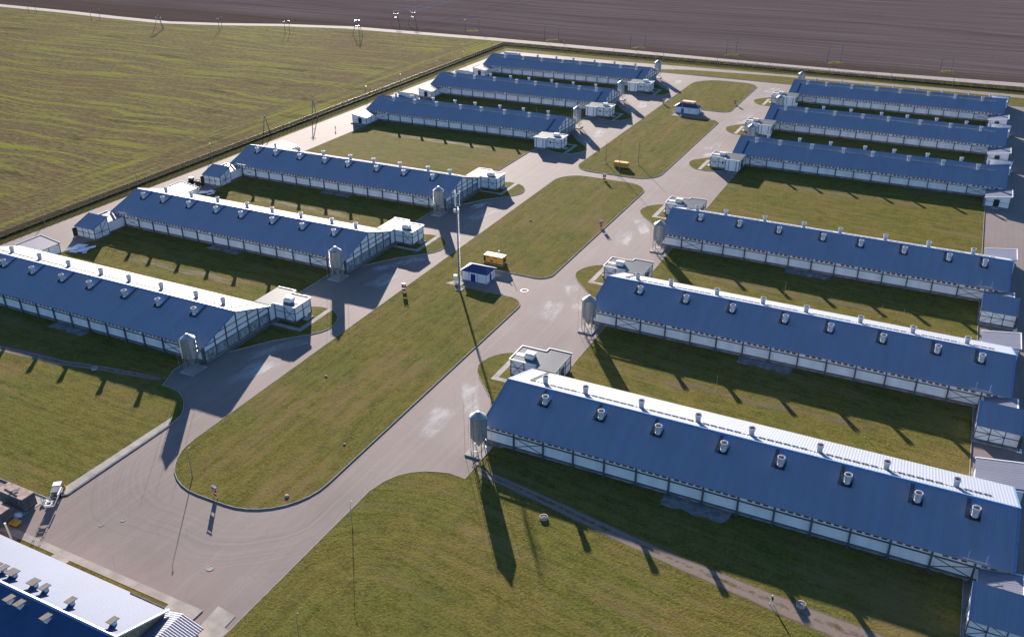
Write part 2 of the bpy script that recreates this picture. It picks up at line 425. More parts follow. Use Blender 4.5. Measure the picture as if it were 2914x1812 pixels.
# ------------------------------------------------------------------ ground, fields, roads
struct(MB().sheet([(-3000,-1500),(2500,-1500),(2500,4000),(-3000,4000)], -.16).build('field', M['field'], normals=False))
GR = [(-1400,288),(-900,289),(-667,288.5),(-580,286.5),(-530,283),(-480,282),(-440,292),(-400,307),(-350,319),(-300,320),(-243,321.5),(-157,319.6),(-84,316.4),(-22,315.5),(55,320),(200,326),(600,345)]
struct(MB().sheet(GR+[(2400,380),(2400,3900),(-2900,3900),(-2900,292)], -.13).build('ploughed_field', M['plough'], normals=False))
struct(ribbon(GR, 9.0, -.10, 'gravel_road', M['gravel']))
struct(MB().sheet([(-222,-150),(110,-150),(110,303.5),(-226,303.5)], -.08).build('verge', M['lawn_x'], normals=False))
struct(MB().sheet([(-216.5,-150),(110,-150),(110,296),(-50,293),(-107,291),(-142,289),(-216.5,289)], 0).build('asphalt_road', M['asphalt'], normals=False))

c1 = rounded([(-94,-102.7,12.5),(-62.6,-102.7,12.5),(-62.8,-7.3,4.5),(-84.2,-7.3,0),(-84.2,6.2,0),(-62.8,6.2,4),(-62.8,91.9,8),(-94.9,91.9,9)])
lawn('lawn', c1, M['lawn_y'])
c3 = rounded([(-94,97.7,7),(-63,97.7,8.5),(-63,186.8,4),(-85.3,186.8,0),(-85.3,202,0),(-63,202,4),(-63,264.4,8),(-94.2,264.4,14)])
lawn('lawn', c3, M['lawn_y'])
lawn('lawn', [(-118,278),(-118,271.5),(70,270.5),(70,288),(-61,287.2),(-104,282.8)], M['lawn_x'])
left = [(-195.5,258),(-195.5,-68),(-240,-68),(-240,-115),(-104,-115),(-102,-112.7),(-102,-88.8),(-102.7,-85),(-104.2,-82.9),(-105.8,-81.2),(-107.6,-79.9),(-109.9,-78.7),(-112.3,-78.3),(-114.6,-78.4),(-117.4,-72.4),(-117.4,258)]
lawn('lawn', left, M['lawn_x'])
right = [(-39.4,258),(-39.4,-66.9),(-41.1,-66.9),(-41.1,-78.2),(-44.3,-78),(-46.6,-78.6),(-48.7,-79.5),(-50.9,-80.9),(-52.6,-82.8),(-53.9,-85.5),(-54.6,-88.8),(-54.5,-149),(60,-149),(60,-84),(40.3,-82),(40.5,258)]
lawn('lawn', right, M['lawn_r'])
struct(MB().prism([(-103.7,-86.2),(-102.15,-89),(-102.15,-113),(-104.1,-113)], .1, .185).build('pavement', M['conc']))
# verge strip along the building in the corner, its pavement and the broken slab
struct(MB().box(-110,-60.9,-124.35,-123.0,-.05,.12).build('pavement', M['conc']))
struct(MB().prism([(-91.2,-126.5),(-87.6,-126.5),(-87.6,-124.36),(-91.2,-124.36)], -.05, .115).build('pavement', M['conc']))
struct(MB().prism([(-66.4,-126.5),(-61,-126.2),(-60.9,-124.36),(-66.4,-124.36)], -.05, .115).build('pavement', M['conc']))
lawn('grass_strip', [(-99.6,-126.8),(-91.3,-126.8),(-91.3,-124.4),(-99.6,-124.4)], M['lawn_x'], .09, False)
lawn('grass_strip', [(-87.5,-126.9),(-66.5,-126.9),(-66.5,-124.4),(-87.5,-124.4)], M['lawn_x'], .09, False)
struct(MB().prism([(-59.5,-121.3),(-55.8,-121.7),(-55.7,-124.1),(-54.8,-124.3),(-54.8,-131),(-58.6,-130.8)], -.05, .06).build('concrete_slab', M['conc']))
struct(MB().box(-112,-104.15,-124.2,-115.1,-.05,.05).build('concrete_yard', M['conc']))
# worn wheel tracks over the front lawns
struct(ribbon([(-40,-75),(-34.9,-75.9),(-27,-77.2),(-18.7,-78.8),(-8.7,-80.7),(.5,-82.2),(10,-83.5),(18,-84.6),(27,-85.5),(36,-86.8),(46,-88.5)], [2.4,2.6,2.8,3,3.2,3.4,3.8,4.6,5.2,6,7], .156, 'dirt_track', M['track']))
struct(ribbon([(-200,-84.5),(-175,-83.6),(-161.5,-82.7),(-151.3,-81.6),(-141.8,-80.9),(-132.4,-78.9),(-124,-77.6),(-117,-76.6)], [3.2,3,2.8,2.7,2.6,2.4,2.2,1.5], .156, 'dirt_track', M['track']))

M['worn'] = decal_mat('dry_worn_grass', (.165, .125, .062), .36, .66, .45, .55, (.3, 1, 1))
for x0, x1, y, w in ((-37,39,110.5,5),(-36,39,74,5.5),(-36,38,-29.5,4.5),(-36,38,25,4.5),(-193,-120,107.5,5),(-193,-119,70,5),(-192,-120,22.5,4.5),(-191,-120,-31.5,4.5),(-36,39,15,4),(-38,38,-42,3.5),(-192,-119,12,4),(-192,-119,-42,3.5)):
    struct(ribbon([(x0+(x1-x0)*k/8, y+(.5 if k % 2 else -.4)) for k in range(9)], w, .156, 'worn_strip', M['worn']))

# ------------------------------------------------------------------ barns
HR, HE, WE = 8.1, 4.3, 11.5
SL = (HR-HE)/WE
def rz(v): return HR-abs(v)*SL
CH_S = [9.6,20.9,31.9,43.8,53.6,64.5,75.3,83.7]      # row on the silo side of the ridge
CH_N = [6.7,15.2,26.5,37.4,47.2,59.0,69.9,80.7]      # row on the annex side
def chimney_proto():
    a = MB().lathe(0,0,[(.60,-.35),(.56,.12),(.47,.16),(.50,.9),(.63,1.42),(.66,1.62),(.56,1.63),(.50,1.3)],18,False).build('chimney', M['chim'], smooth=True)
    b = MB().lathe(0,0,[(.001,1.35),(.53,1.36)],18,False).build('chimney_opening', M['chim_in'], a)
    return a
def build_barn(dx, vy):
    """barn along +s from its inner gable; vy=+1 puts the annex side to the north"""
    P = lambda s, v, z: (dx*s, vy*v, z)
    W = lambda s, y, z: (dx*s, y, z)             # y already a world offset
    root = thing('barn', 'x', 'barn', group='long blue roofed barns in two rows')
    MB(P).box(.45,89.55,-11.06,11.06,-.1,.62).build('plinth', M['plinth'], root)
    MB(P).extr([(-11,.62),(-11,4.12),(0,7.72),(11,4.12),(11,.62)], .5, 89.5).build('wall', M['wall'], root)
    T = .2
    roof = MB(P).extr([(-WE,HE-T),(-WE,HE),(0,HR),(WE,HE),(WE,HE-T),(0,HR-T-.03)], 0, 90).build('roof', M['roof'], root)
    def chev(s0, s1, w, up, name, mat):
        MB(P).extr([(-w,rz(w)+up),(0,HR+up),(w,rz(w)+up),(w,rz(w)+.004),(0,HR+.004),(-w,rz(w)+.004)], s0, s1).build(name, mat, roof)
    chev(.28, 89.72, .42, .05, 'ridge_cap', M['trim'])
    for s0, s1 in ((-.03,.25),(89.75,90.03)):
        MB(P).extr([(-WE-.02,HE-T-.03),(-WE-.02,HE+.06),(0,HR+.06),(WE+.02,HE+.06),(WE+.02,HE-T-.03),(0,HR-T-.07)], s0, s1).build('verge_trim', M['trim'], roof)
    # south wall (the long side the sun leaves in shade): posts, rails, vents, braces
    ps = [.7+6*k for k in range(15)]+[89.3]
    pm = None
    for s in ps:
        if pm is None:
            mb = MB().box(-.15,.15,-11.34,-11.07,-.05,4.05).box(-.3,.3,-11.55,-11.07,-.1,.35)
            pm = mb.build('wall_post', M['frame'], root); o = pm
        else:
            o = pm.copy(); C.objects.link(o)
        o.location = (dx*s, 0, 0)
    for z, w in ((3.12,.16),(.78,.12)):
        MB(W).box(.75,89.2,-11.12-w,-11.003,z-.07,z+.07).build('wall_rail', M['frame'], root)
    wm = None
    for k in range(15):
        offs = (1.0,2.25,3.5,4.75) if k % 5 != 3 else (1.6,2.9,4.2)
        for q in offs:
            s = .7+6*k+q+.25
            if s > 88.4: continue
            if wm is None:
                wm = MB().box(-.42,.42,-11.035,-10.9,3.42,3.90).build('vent_window', M['window'], root); o = wm
            else: o = wm.copy(); C.objects.link(o)
            o.location = (dx*s, 0, 0)
    for a in (6.7, 78.7):
        MB(W).beam((a+.15,-11.08,.9),(a+5.85,-11.08,3.0),.10,.10).beam((a+.15,-11.09,3.0),(a+5.85,-11.09,.9),.10,.10).build('wall_brace', M['frame'], root)
    MB(W).box(45.6,46.7,-11.03,-10.98,1.4,2.5).build('wall_hatch', M['white'], root)
    MB(W).box(43.6,44.7,-11.03,-10.98,1.4,2.5).build('wall_hatch', M['white'], root)
    # inner gable: frame, dusty lower screens, pale upper panels
    g = MB(P)
    for v in (-10.9,-7.3,-3.65,0,3.65,7.3,10.9): g.box(.30,.52,v-.13,v+.13,-.05,rz(v)-.32)
    for z in (2.75, 4.05):
        g.box(.36,.495,-10.8,10.8,z-.09,z+.09)
    for sg in (-1, 1): g.beam((.42,sg*6.6,5.55),(.42,0,5.56),.14,.14)
    g.build('gable_frame', M['frame'], root)
    MB(P).box(.40,.498,-10.75,10.75,.72,2.62).build('gable_screen', M['screen'], root)
    MB(P).box(.2,.5,-10.6,10.6,.02,.5).build('gable_step', M['plinth'], root)
    # chimneys with their inner throats; the silo-side row also has a tray, saddle and ladder
    ch = None
    for row, v in ((CH_S,-3.4),(CH_N,3.1)):
        for s in row:
            if ch is None: ch = chimney_proto(); o = ch; ch.parent = root
            else: o = copy_tree(ch, root)
            o.location = P(s, v, rz(v))
    def onroof(mb, s0, s1, v0, v1, lo, hi):
        mb.hexa([(s0,v0,rz(v0)+lo),(s1,v0,rz(v0)+lo),(s1,v1,rz(v1)+lo),(s0,v1,rz(v1)+lo)],[(s0,v0,rz(v0)+hi),(s1,v0,rz(v0)+hi),(s1,v1,rz(v1)+hi),(s0,v1,rz(v1)+hi)])
        return mb
    tr = sd = ld = None
    for s in CH_S:
        if tr is None:
            Q = lambda a, v, z: (dx*a, vy*v, z)
            mb = MB(Q); onroof(mb, -.72,.86,-4.35,-4.1,.01,.16); onroof(mb, -.72,.86,-4.1,-3.2,.01,.06); onroof(mb,.74,.86,-4.1,-2.5,.01,.3)
            tr = mb.build('chimney_tray', M['dark'], root)
            sd = onroof(MB(Q), -.55,.75,-3.0,-.45,.01,.07).build('chimney_saddle', M['trim'], root)
            mb = MB(Q)
            for a in (-1.25,-.8): onroof(mb, a-.04,a+.04,-4.3,-.45,.06,.13)
            for k in range(12): onroof(mb, -1.25,-.8,-4.2+.31*k,-4.1+.31*k,.07,.12)
            ld = mb.build('roof_ladder', M['ladder'], root); oo = (tr, sd, ld)
        else:
            oo = [x.copy() for x in (tr, sd, ld)]
            for x in oo: C.objects.link(x)
        for x in oo: x.location = (dx*s, 0, 0)
    mb = MB(P); s = 3.6
    while s < 86:
        if all(abs(s+.6-c) > 1.15 for c in CH_N): onroof(mb, s, s+1.2, 2.55, 2.62, .12, .22); onroof(mb, s, s+1.2, 2.95, 3.02, .12, .18)
        for a in (s+.2, s+.9): onroof(mb, a, a+.12, 2.5, 3.1, .004, .14)
        s += 1.45
    onroof(mb, 3.6, 86, 2.72, 2.78, .02, .06)
    mb.build('roof_walkway', M['galv'], root)
    mb = MB(P)
    for a in (3.55, 4.05): onroof(mb, a-.04, a+.04, 2.6, 11.3, .06, .14)
    for k in range(28): onroof(mb, 3.55, 4.05, 2.7+.3*k, 2.8+.3*k, .07, .12)
    mb.build('roof_ladder', M['ladder'], root)
    if vy > 0:
        MB(W).beam((82.6,-11.75,4.75),(86.4,-11.75,4.75),.07).beam((83.4,-11.75,4.2),(83.4,-11.75,6.3),.06).beam((85.9,-11.75,4.2),(85.9,-11.75,6.3),.06).build('cable_rack', M['galv'], root)
    return root

# barn data: name -> x, y, length, rotation
BD = {'R1':(-43.774,-55.377,90.39,.00013),'R2':(-43.449,-.647,89.99,-.00663),'R3':(-43.624,53.257,89.96,-.00583),
      'R4':(-43.764,139.71,89.61,-.00624),'R5':(-43.485,192.477,89.18,-.00641),'R6':(-43.674,245.418,88.93,-.00545),
      'L1':(-112.745,-56.114,87.93,.01),'L2':(-113.202,-2.436,86.9,.0087),'L3':(-113.412,51.378,87.66,.01345),
      'L4':(-113.203,136.616,88.67,.01353),'L5':(-113.457,190.229,88.33,.01261),'L6':(-112.671,242.527,88.34,.0114)}
WHICH = {'1':'nearest','2':'second from the front','3':'third from the front','4':'third from the back','5':'second from the back','6':'farthest'}
NTH = {'1':'nearest','2':'second','3':'third','4':'fourth','5':'fifth','6':'farthest'}
def bn(n): return NTH[n[1]]+(' right barn' if n[0] == 'R' else ' left barn')
def row(n): return 'right row' if n[0] == 'R' else 'left row'
GROUPS = [(('R1','R2','R3'),1,1),(('R4','R5','R6'),1,-1),(('L1','L2','L3'),-1,1),(('L4','L5','L6'),-1,-1)]
def place_sets(builder, labeler, scale=True):
    res = {}
    for names, dx, vy in GROUPS:
        proto = builder(dx, vy)
        for i, n in enumerate(names):
            x, y, L, r = BD[n]
            o = proto if i == 0 else copy_tree(proto)
            o.location = (x, y, 0); o.rotation_euler = (0, 0, r)
            if scale: o.scale = (L/90, 1, 1)
            o['label'] = labeler(n); res[n] = o
    return res
EXTRA = {'R1':'','R2':'','R3':'','R4':'','R5':'','R6':'','L1':'cut by photo edge','L2':'','L3':'','L4':'','L5':'','L6':''}
place_sets(build_barn, lambda n: ('long blue roofed barn, %s in the %s %s' % (WHICH[n[1]], row(n), EXTRA[n])).strip())

# ------------------------------------------------------------------ service annexes at the inner gables
def build_annex(dx, vy):
    P = lambda s, v, z: (dx*s, vy*v, z)
    # u points away from the gable: s = -u
    root = thing('annex', 'x', 'building', group='flat roofed annexes at the barn gables')
    Lp = [(-5.8,13.0),(0.3,13.0),(.3,11.12),(4.9,11.12),(4.9,20.5),(0,20.5),(0,19.0),(-5.8,19.0)]
    q = [(a+(.1 if a > 2 else -.1 if a < -1 else 0)*-1, b) for a, b in Lp]
    MB(P).prism(q, -.1, .5).build('plinth', M['plinth'], root)
    wall = MB(P).prism(Lp, .5, 4.25).build('wall', M['wall'], root)
    Rp = [(-6.05,12.75),(.3,12.75),(.3,11.62),(5.15,11.62),(5.15,20.8),(-.25,20.8),(-.25,19.25),(-6.05,19.25)]
    roof = MB(P).prism(Rp, 4.252, 4.42).build('roof', M['annex_roof'], root)
    t = MB(P); n = len(Rp)
    edges = [((-6.05,12.75),(-6.05,19.25)),((-6.05,19.25),(-.25,19.25)),((-.25,19.25),(-.25,20.8)),((-.25,20.8),(5.15,20.8)),((.3,12.75),(-6.05,12.75))]
    for a, b in edges: t.beam((*a,4.38),(*b,4.38),.24,.36)
    t.build('parapet_trim', M['white'], roof)
    unit = MB(P).box(-3.4,-1.4,14.5,16.4,4.42,5.25).build('rooftop_unit', M['white'], root)
    MB(P).box(-3.5,-2.45,15.0,16.5,5.32,5.42).box(-2.35,-1.3,15.0,16.5,5.32,5.42).box(-3.3,-1.5,15.6,15.8,5.25,5.32).build('unit_lid', M['cream'], unit)
    MB(P).box(-5.7,-3.4,15.0,16.2,4.424,4.5).build('cable_duct', M['white'], roof)
    f = MB(P)
    def vp(u, v): f.box(u-.09, u+.09, v-.09, v+.09, .3, 4.24)
    for u, v in ((-5.82,12.98),(-2.7,12.95),(.1,12.95),(-5.85,16),(-5.82,19.02),(-2.8,19.05),(4.92,11.3),(4.95,14.5),(4.95,17.5),(4.92,20.52),(0,20.52),(1.2,20.54),(3.9,20.54)): vp(u, v)
    for z in (.62, 2.6):
        f.beam((-5.86,13,z),(-5.86,19,z),.09,.12).beam((-5.8,12.94,z),(.1,12.94,z),.09,.12).beam((-5.8,19.06,z),(0,19.06,z),.09,.12).beam((4.96,11.3,z),(4.96,20.5,z),.09,.12)
    f.build('frame', M['frame'], root)
    b = MB(P)
    b.beam((-5.7,12.93,.7),(-2.8,12.93,4.0),.09).beam((-5.7,12.92,4.0),(-2.8,12.92,.7),.09)
    b.beam((-5.7,19.07,.7),(-2.9,19.07,4.0),.09).beam((-5.7,19.08,4.0),(-2.9,19.08,.7),.09)
    b.build('brace', M['frame'], root)
    MB(P).box(1.3,3.8,20.46,20.58,.45,3.3).build('double_door', M['wall'], root)
    MB(P).box(.9,4.3,20.5,22.6,-.05,.30).build('door_ramp', M['plinth'], root)
    w = MB(P).box(-1.75,-.85,18.97,19.10,1.9,3.2).build('window_frame', M['white'], root)
    MB(P).box(-1.57,-1.03,19.1,19.13,2.1,3.0).build('pane', M['glass'], w)
    MB(P).box(-5.95,-5.86,16.4,17.4,.4,2.5).build('door', M['white'], root)
    MB(P).box(4.94,5.0,15.1,16.9,.9,3.4).build('side_window', M['glass'], root)
    MB(P).box(-7.4,-5.95,15.4,17.9,-.05,.36).build('door_step', M['conc'], root)
    return root
place_sets(build_annex, lambda n: 'flat roofed white annex with rooftop unit at the gable of the %s' % bn(n), False)

# small kerbed lawns with a concrete path beside each annex, and lime residue on the apron
ISL = [(.75,-4.5),(6.2,3.8),(12,9.9),(13.6,12.1),(14.35,14),(14.4,16),(13.8,18.2),(12.8,20),(11.4,21.5),(9.8,22.5),(8.3,22.9),(6.2,23),(4.2,22.4),(.75,20.7)]
for names, dx, vy in GROUPS:
    for i, n in enumerate(names):
        x, y, L, r = BD[n]
        c, s_ = math.cos(r), math.sin(r)
        def G(u, v, z, dx=dx, vy=vy, x=x, y=y, c=c, s_=s_):
            a, b = -dx*u, vy*v
            return (x+a*c-b*s_, y+a*s_+b*c, z)
        lawn('grass_island', ISL, M['lawn_x'], .12, True, G)
        struct(MB(G).prism([(.8,10.1),(9.3,10.1),(9.3,22.7),(8.0,22.9),(8.0,11.4),(.8,11.4)], 0, .14).build('path', M['conc']))
        struct(decal([(0.8,-8),(5.5,-10),(18,10),(11.5,11.5)], .004, 'lime_stain', M['lime'], G))
        struct(decal([(5.5,-19),(13,-18),(17.5,1),(8,-1)], .008, 'lime_stain', M['lime'], G))
        if n[1] in '123':
            z0 = .15
            a = [(36.2,-11.15),(48.2,-11.15),(48,-13.1),(47.2,-14.7),(44,-14.2),(42.8,-14.7),(40,-13.8),(38.8,-14.4),(36.4,-14.2)]
            if n[0] == 'L': a = [(36,-11.15),(47,-11.15),(47.4,-14.0),(42.6,-13.7),(42,-12.6),(41.2,-13.9),(36,-14)]
            H = lambda s, v, z, dx=dx, x=x, y=y, c=c, s_=s_: (x+dx*s*c-v*s_, y+dx*s*s_+v*c, z)
            struct(MB(H).prism(a, .1, .19).build('concrete_patch', M['plinth']))

# ------------------------------------------------------------------ feed silos
def build_silo(dx, vy):
    cx, cy = dx*.9, vy*-14.3
    root = thing('feed_silo', 'x', 'silo', group='galvanised feed silos beside the barn corners')
    MB().lathe(cx,cy,[(1.52,3.55),(1.52,8.0)],20,False).build('bin', M['silo'], root, True)
    MB().lathe(cx,cy,[(1.62,7.98),(.28,8.95),(.28,9.12)],14).build('bin_roof', M['silo'], root, True)
    MB().lathe(cx,cy,[(.18,1.35),(.22,1.6),(1.52,3.56)],20,False).build('hopper', M['silo'], root, True)
    lg = None
    for k in range(6):
        a = 2*PI*k/6+.3
        p = (cx+1.58*math.cos(a), cy+1.58*math.sin(a))
        MB().beam((*p,.2),(*p,7.7),.13,.13).build('leg', M['galv'], root)
    rb = MB()
    for z in (1.0, 2.6):
        for k in range(6):
            a, b = 2*PI*k/6+.3, 2*PI*(k+1)/6+.3
            rb.beam((cx+1.58*math.cos(a),cy+1.58*math.sin(a),z),(cx+1.58*math.cos(b),cy+1.58*math.sin(b),z+(1.4 if k % 2 else 0)),.07)
    for z in (4.6,5.7,6.8): rb.lathe(cx,cy,[(1.50,z),(1.57,z+.03),(1.50,z+.06)],20,False)
    rb.build('bracing', M['galv'], root)
    l = MB(); a = -2.2
    lx, ly = cx+1.75*math.cos(a), cy+1.75*math.sin(a)
    l.beam((lx-.2,ly,.8),(lx-.2,ly,8.3),.05).beam((lx+.2,ly,.8),(lx+.2,ly,8.3),.05)
    for k in range(20): l.beam((lx-.2,ly,1+.36*k),(lx+.2,ly,1+.36*k),.04)
    l.build('ladder', M['galv'], root)
    MB().beam((cx,cy,1.3),(cx+dx*.3,cy+vy*3.1,3.4),.22).build('feed_pipe', M['galv'], root)
    MB().box(*sorted((cx-dx*1.9,cx+dx*1.8)),cy-2.2,cy+2.25,-.05,.24).build('base_slab', M['conc'], root)
    for ox, oy in ((-1.9,1.7),(1.9,1.6),(-1.9,-1.9)):
        MB().cyl((cx+ox,cy+oy,.2),(cx+ox,cy+oy,11.6),.03,.02,6).build('lightning_rod', M['galv'], root)
    return root
place_sets(build_silo, lambda n: 'grey metal feed silo on legs beside the gable corner of the %s' % bn(n), False)

# ------------------------------------------------------------------ sheds at the outer ends
def build_shed(dx, vy):
    P = lambda s, v, z: (dx*s, vy*v, z)
    root = thing('loading_shed', 'x', 'shed', group='blue single slope sheds at the outer barn ends')
    MB(P).box(83.9,92.3,-24.0,-17.3,-.05,.30).build('base_slab', M['plinth'], root)
    MB(P).extr([(-23.0,.3),(-23.0,3.36),(-17.8,5.26),(-17.8,.3)], 84.3, 91.8).build('wall', M['wall'], root)
    MB(P).extr([(-23.45,3.27),(-23.45,3.42),(-17.5,5.60),(-17.5,5.45)], 84.2, 92.0).build('roof', M['roof_y'], root)
    for s0, s1 in ((84.12,84.26),(91.94,92.08)):
        MB(P).extr([(-23.5,3.2),(-23.5,3.50),(-17.42,5.70),(-17.42,5.38)], s0, s1).build('verge_trim', M['trim'], root)
    f = MB(P)
    for s in (84.28,86.8,89.3,91.82): f.box(s-.08,s+.08,-23.12,-22.97,.25,3.3)
    f.box(84.3,91.8,-23.1,-23.0,1.75,1.9)
    for s in (84.24, 91.86):
        for v in (-23,-20.4,-17.8): f.box(s-.06,s+.06,v-.08,v+.08,.25,3.3+(v+23)*.366)
        f.box(s-.05,s+.05,-23,-17.8,1.75,1.9)
        f.beam((s,-22.9,.4),(s,-20.5,1.8),.08).beam((s,-20.3,1.8),(s,-17.9,.4),.08).beam((s,-22.9,3.1),(s,-20.5,1.9),.08).beam((s,-20.3,1.9),(s,-17.9,4.9),.08)
    f.beam((86.9,-23.06,.4),(89.2,-23.06,1.7),.07).beam((86.9,-23.06,3.2),(89.2,-23.06,1.95),.07).beam((84.4,-23.06,3.2),(86.7,-23.06,1.95),.07).beam((84.4,-23.06,.4),(86.7,-23.06,1.7),.07)
    f.build('frame', M['frame'], root)
    MB(P).box(91.9,92.05,-24.4,-22.95,.3,3.0).build('door_leaf', M['tractor'], root)
    MB(P).box(91.8,92.6,-24.2,-23.2,.0,.35).build('door_step', M['white'], root)
    lk = MB(P).extry([(85.4,.3),(85.4,3.2),(90.9,4.15),(90.9,.3)], -17.8, -11.06).build('link_passage', M['wall'], root)
    MB(P).extry([(85.2,3.18),(85.2,3.33),(91.1,4.34),(91.1,4.19)], -17.6, -11.52).build('passage_roof', M['lean_roof'], lk)
    MB(P).box(90.95,91.2,-17.7,-11.52,4.2,4.48).build('passage_trim', M['white'], lk)
    return root
place_sets(build_shed, lambda n: 'white shed with blue single slope roof at the outer end of the %s' % bn(n))
def build_lean(dx, vy):
    P = lambda s, v, z: (dx*s, vy*v, z)
    root = thing('store_room', 'x', 'shed', group='pale roofed store rooms at the outer barn ends')
    MB(P).box(84,91.9,11.08,20.6,-.05,.3).build('base_slab', M['plinth'], root)
    MB(P).extry([(84.5,.3),(84.5,2.95),(91.5,4.0),(91.5,.3)], 11.08, 19.5).build('wall', M['wall'], root)
    MB(P).extry([(84.2,2.92),(84.2,3.08),(91.8,4.22),(91.8,4.06)], 11.55, 19.8).build('roof', M['lean_roof'], root)
    t = MB(P); t.hexa([(84.1,19.75,2.85),(91.9,19.75,4.02),(91.9,19.95,4.02),(84.1,19.95,2.85)],[(84.1,19.75,3.16),(91.9,19.75,4.33),(91.9,19.95,4.33),(84.1,19.95,3.16)])
    t.box(91.8,91.98,11.55,19.95,4.02,4.34)
    t.build('roof_trim', M['white'], root)
    f = MB(P)
    for s in (84.5,87.9,91.5): f.box(s-.08,s+.08,19.42,19.58,.25,2.9+(s-84.5)*.15)
    for v in (12.5,16,19.5): f.box(91.44,91.58,v-.08,v+.08,.25,3.9); f.box(84.42,84.56,v-.08,v+.08,.25,2.9)
    f.beam((84.6,19.55,1.8),(91.4,19.55,1.8),.08)
    f.build('frame', M['frame'], root)
    MB(P).box(86.9,88.6,19.48,19.6,.4,2.7).build('door', M['dark'], root)
    MB(P).box(86.7,88.8,19.6,20.9,0,.26).build('door_step', M['conc'], root)
    return root
place_sets(build_lean, lambda n: 'low white store room with pale roof at the outer end of the %s' % bn(n))

# ------------------------------------------------------------------ corner building with a porch
def building():
    root = thing('farm_building', 'large building with white sunlit roof slope and a porch in the lower left corner', 'building', (0,0,0))
    yR, yE, zr_, ze = -136.45, -127.6, 7.1, 4.0
    x0, x1 = -112, -62.1
    MB().extr([(yE-.4,0),(yE-.4,ze-.15),(yR,zr_-.2),(2*yR-yE+.4,ze-.15),(2*yR-yE+.4,0)], x0+.4, x1-.5).build('wall', M['tanwall'], root)
    rf = MB().extr([(yE,ze-.18),(yE,ze),(yR,zr_),(2*yR-yE,ze),(2*yR-yE,ze-.18),(yR,zr_-.2)], x0, x1).build('roof', M['bigroof'], root)
    MB().extr([(yR-.3,zr_-.06),(yR,zr_+.05),(yR+.3,zr_-.06)], x0+.05, x1-.05).build('ridge_cap', M['trim'], rf)
    MB().extr([(yE+.02,ze-.2),(yE+.02,ze+.05),(yR,zr_+.05),(2*yR-yE,ze+.05),(2*yR-yE,ze-.2),(yR,zr_-.22)], x1-.02, x1+.22).build('verge_trim', M['white'], rf)
    g = MB()
    for a, b in ((-69.5,-67),(-67,-64.6),(-64.6,-62.6)): g.box(a, b-.1, yE-.25, yE-.12, ze+.12, ze+.22)
    g.build('snow_guard', M['ladder'], rf)
    sl = (zr_-ze)/(yE-yR)
    first = None
    for x, y, w in ((-88.9,-134.4,1.5),(-87.3,-134.3,.95),(-85.3,-134.3,1.5),(-80.8,-134.3,1.3),(-78.5,-134.3,.95),(-72.9,-134.5,.95),(-64.6,-134.6,.95),(-80.9,-138.1,.95),(-78.8,-138.1,.95),(-73.3,-138.2,.95)):
        z = zr_-abs(y-yR)*sl
        vt = MB().box(x-w*.36,x+w*.36,y-.32,y+.32,z-.3,z+.75).build('roof_vent', M['white'], root)
        MB().hexa([(x-w*.54,y-.75,z+.82),(x+w*.54,y-.75,z+.82),(x+w*.54,y+.75,z+.62),(x-w*.54,y+.75,z+.62)],[(x-w*.54,y-.75,z+.92),(x+w*.54,y-.75,z+.92),(x+w*.54,y+.75,z+.72),(x-w*.54,y+.75,z+.72)]).build('vent_cap', M['tan'], vt)
    # porch: ridge runs away from the eave, ribbed sheet
    xr, za, zb = -59.6, 4.1, 3.0
    MB().extry([(-62.3,0),(-62.3,3.1),(xr,za-.2),(-56.3,2.9),(-56.3,0)], -146, -128.3).build('porch_wall', M['tanwall'], root)
    p = MB().extry([(-63.0,zb),(-63.0,zb+.14),(xr,za),(-55.9,zb+.0),(-55.9,zb-.14),(xr,za-.18)], -146, -127.4).build('porch_roof', M['porch'], root)
    return root
def porch_mat():
    t = NT('ribbed_porch_sheet'); s = t.sep(t.objc()); w = t.ss(t.math('SINE', t.math('MULTIPLY', s[1], 2*PI/.38)), -.2, .6)
    c = t.mix(w, (.015, .045, .16), (.05, .085, .22)); t.bump(w, .6, .08); t.b.inputs['IOR'].default_value = 2.1
    return t.done(c, .6, 0, .9)
M['porch'] = porch_mat()
building()
o = MB().cyl((-100.5,-125.0,0),(-100.7,-125.1,3.4),.16,.14,10).cyl((-100.7,-125.1,3.4),(-100.7,-125.1,3.46),.2).build('chimney_pipe', M['white'])
tag(o, 'short white pipe standing at the eave of the lower left building', 'pipe')

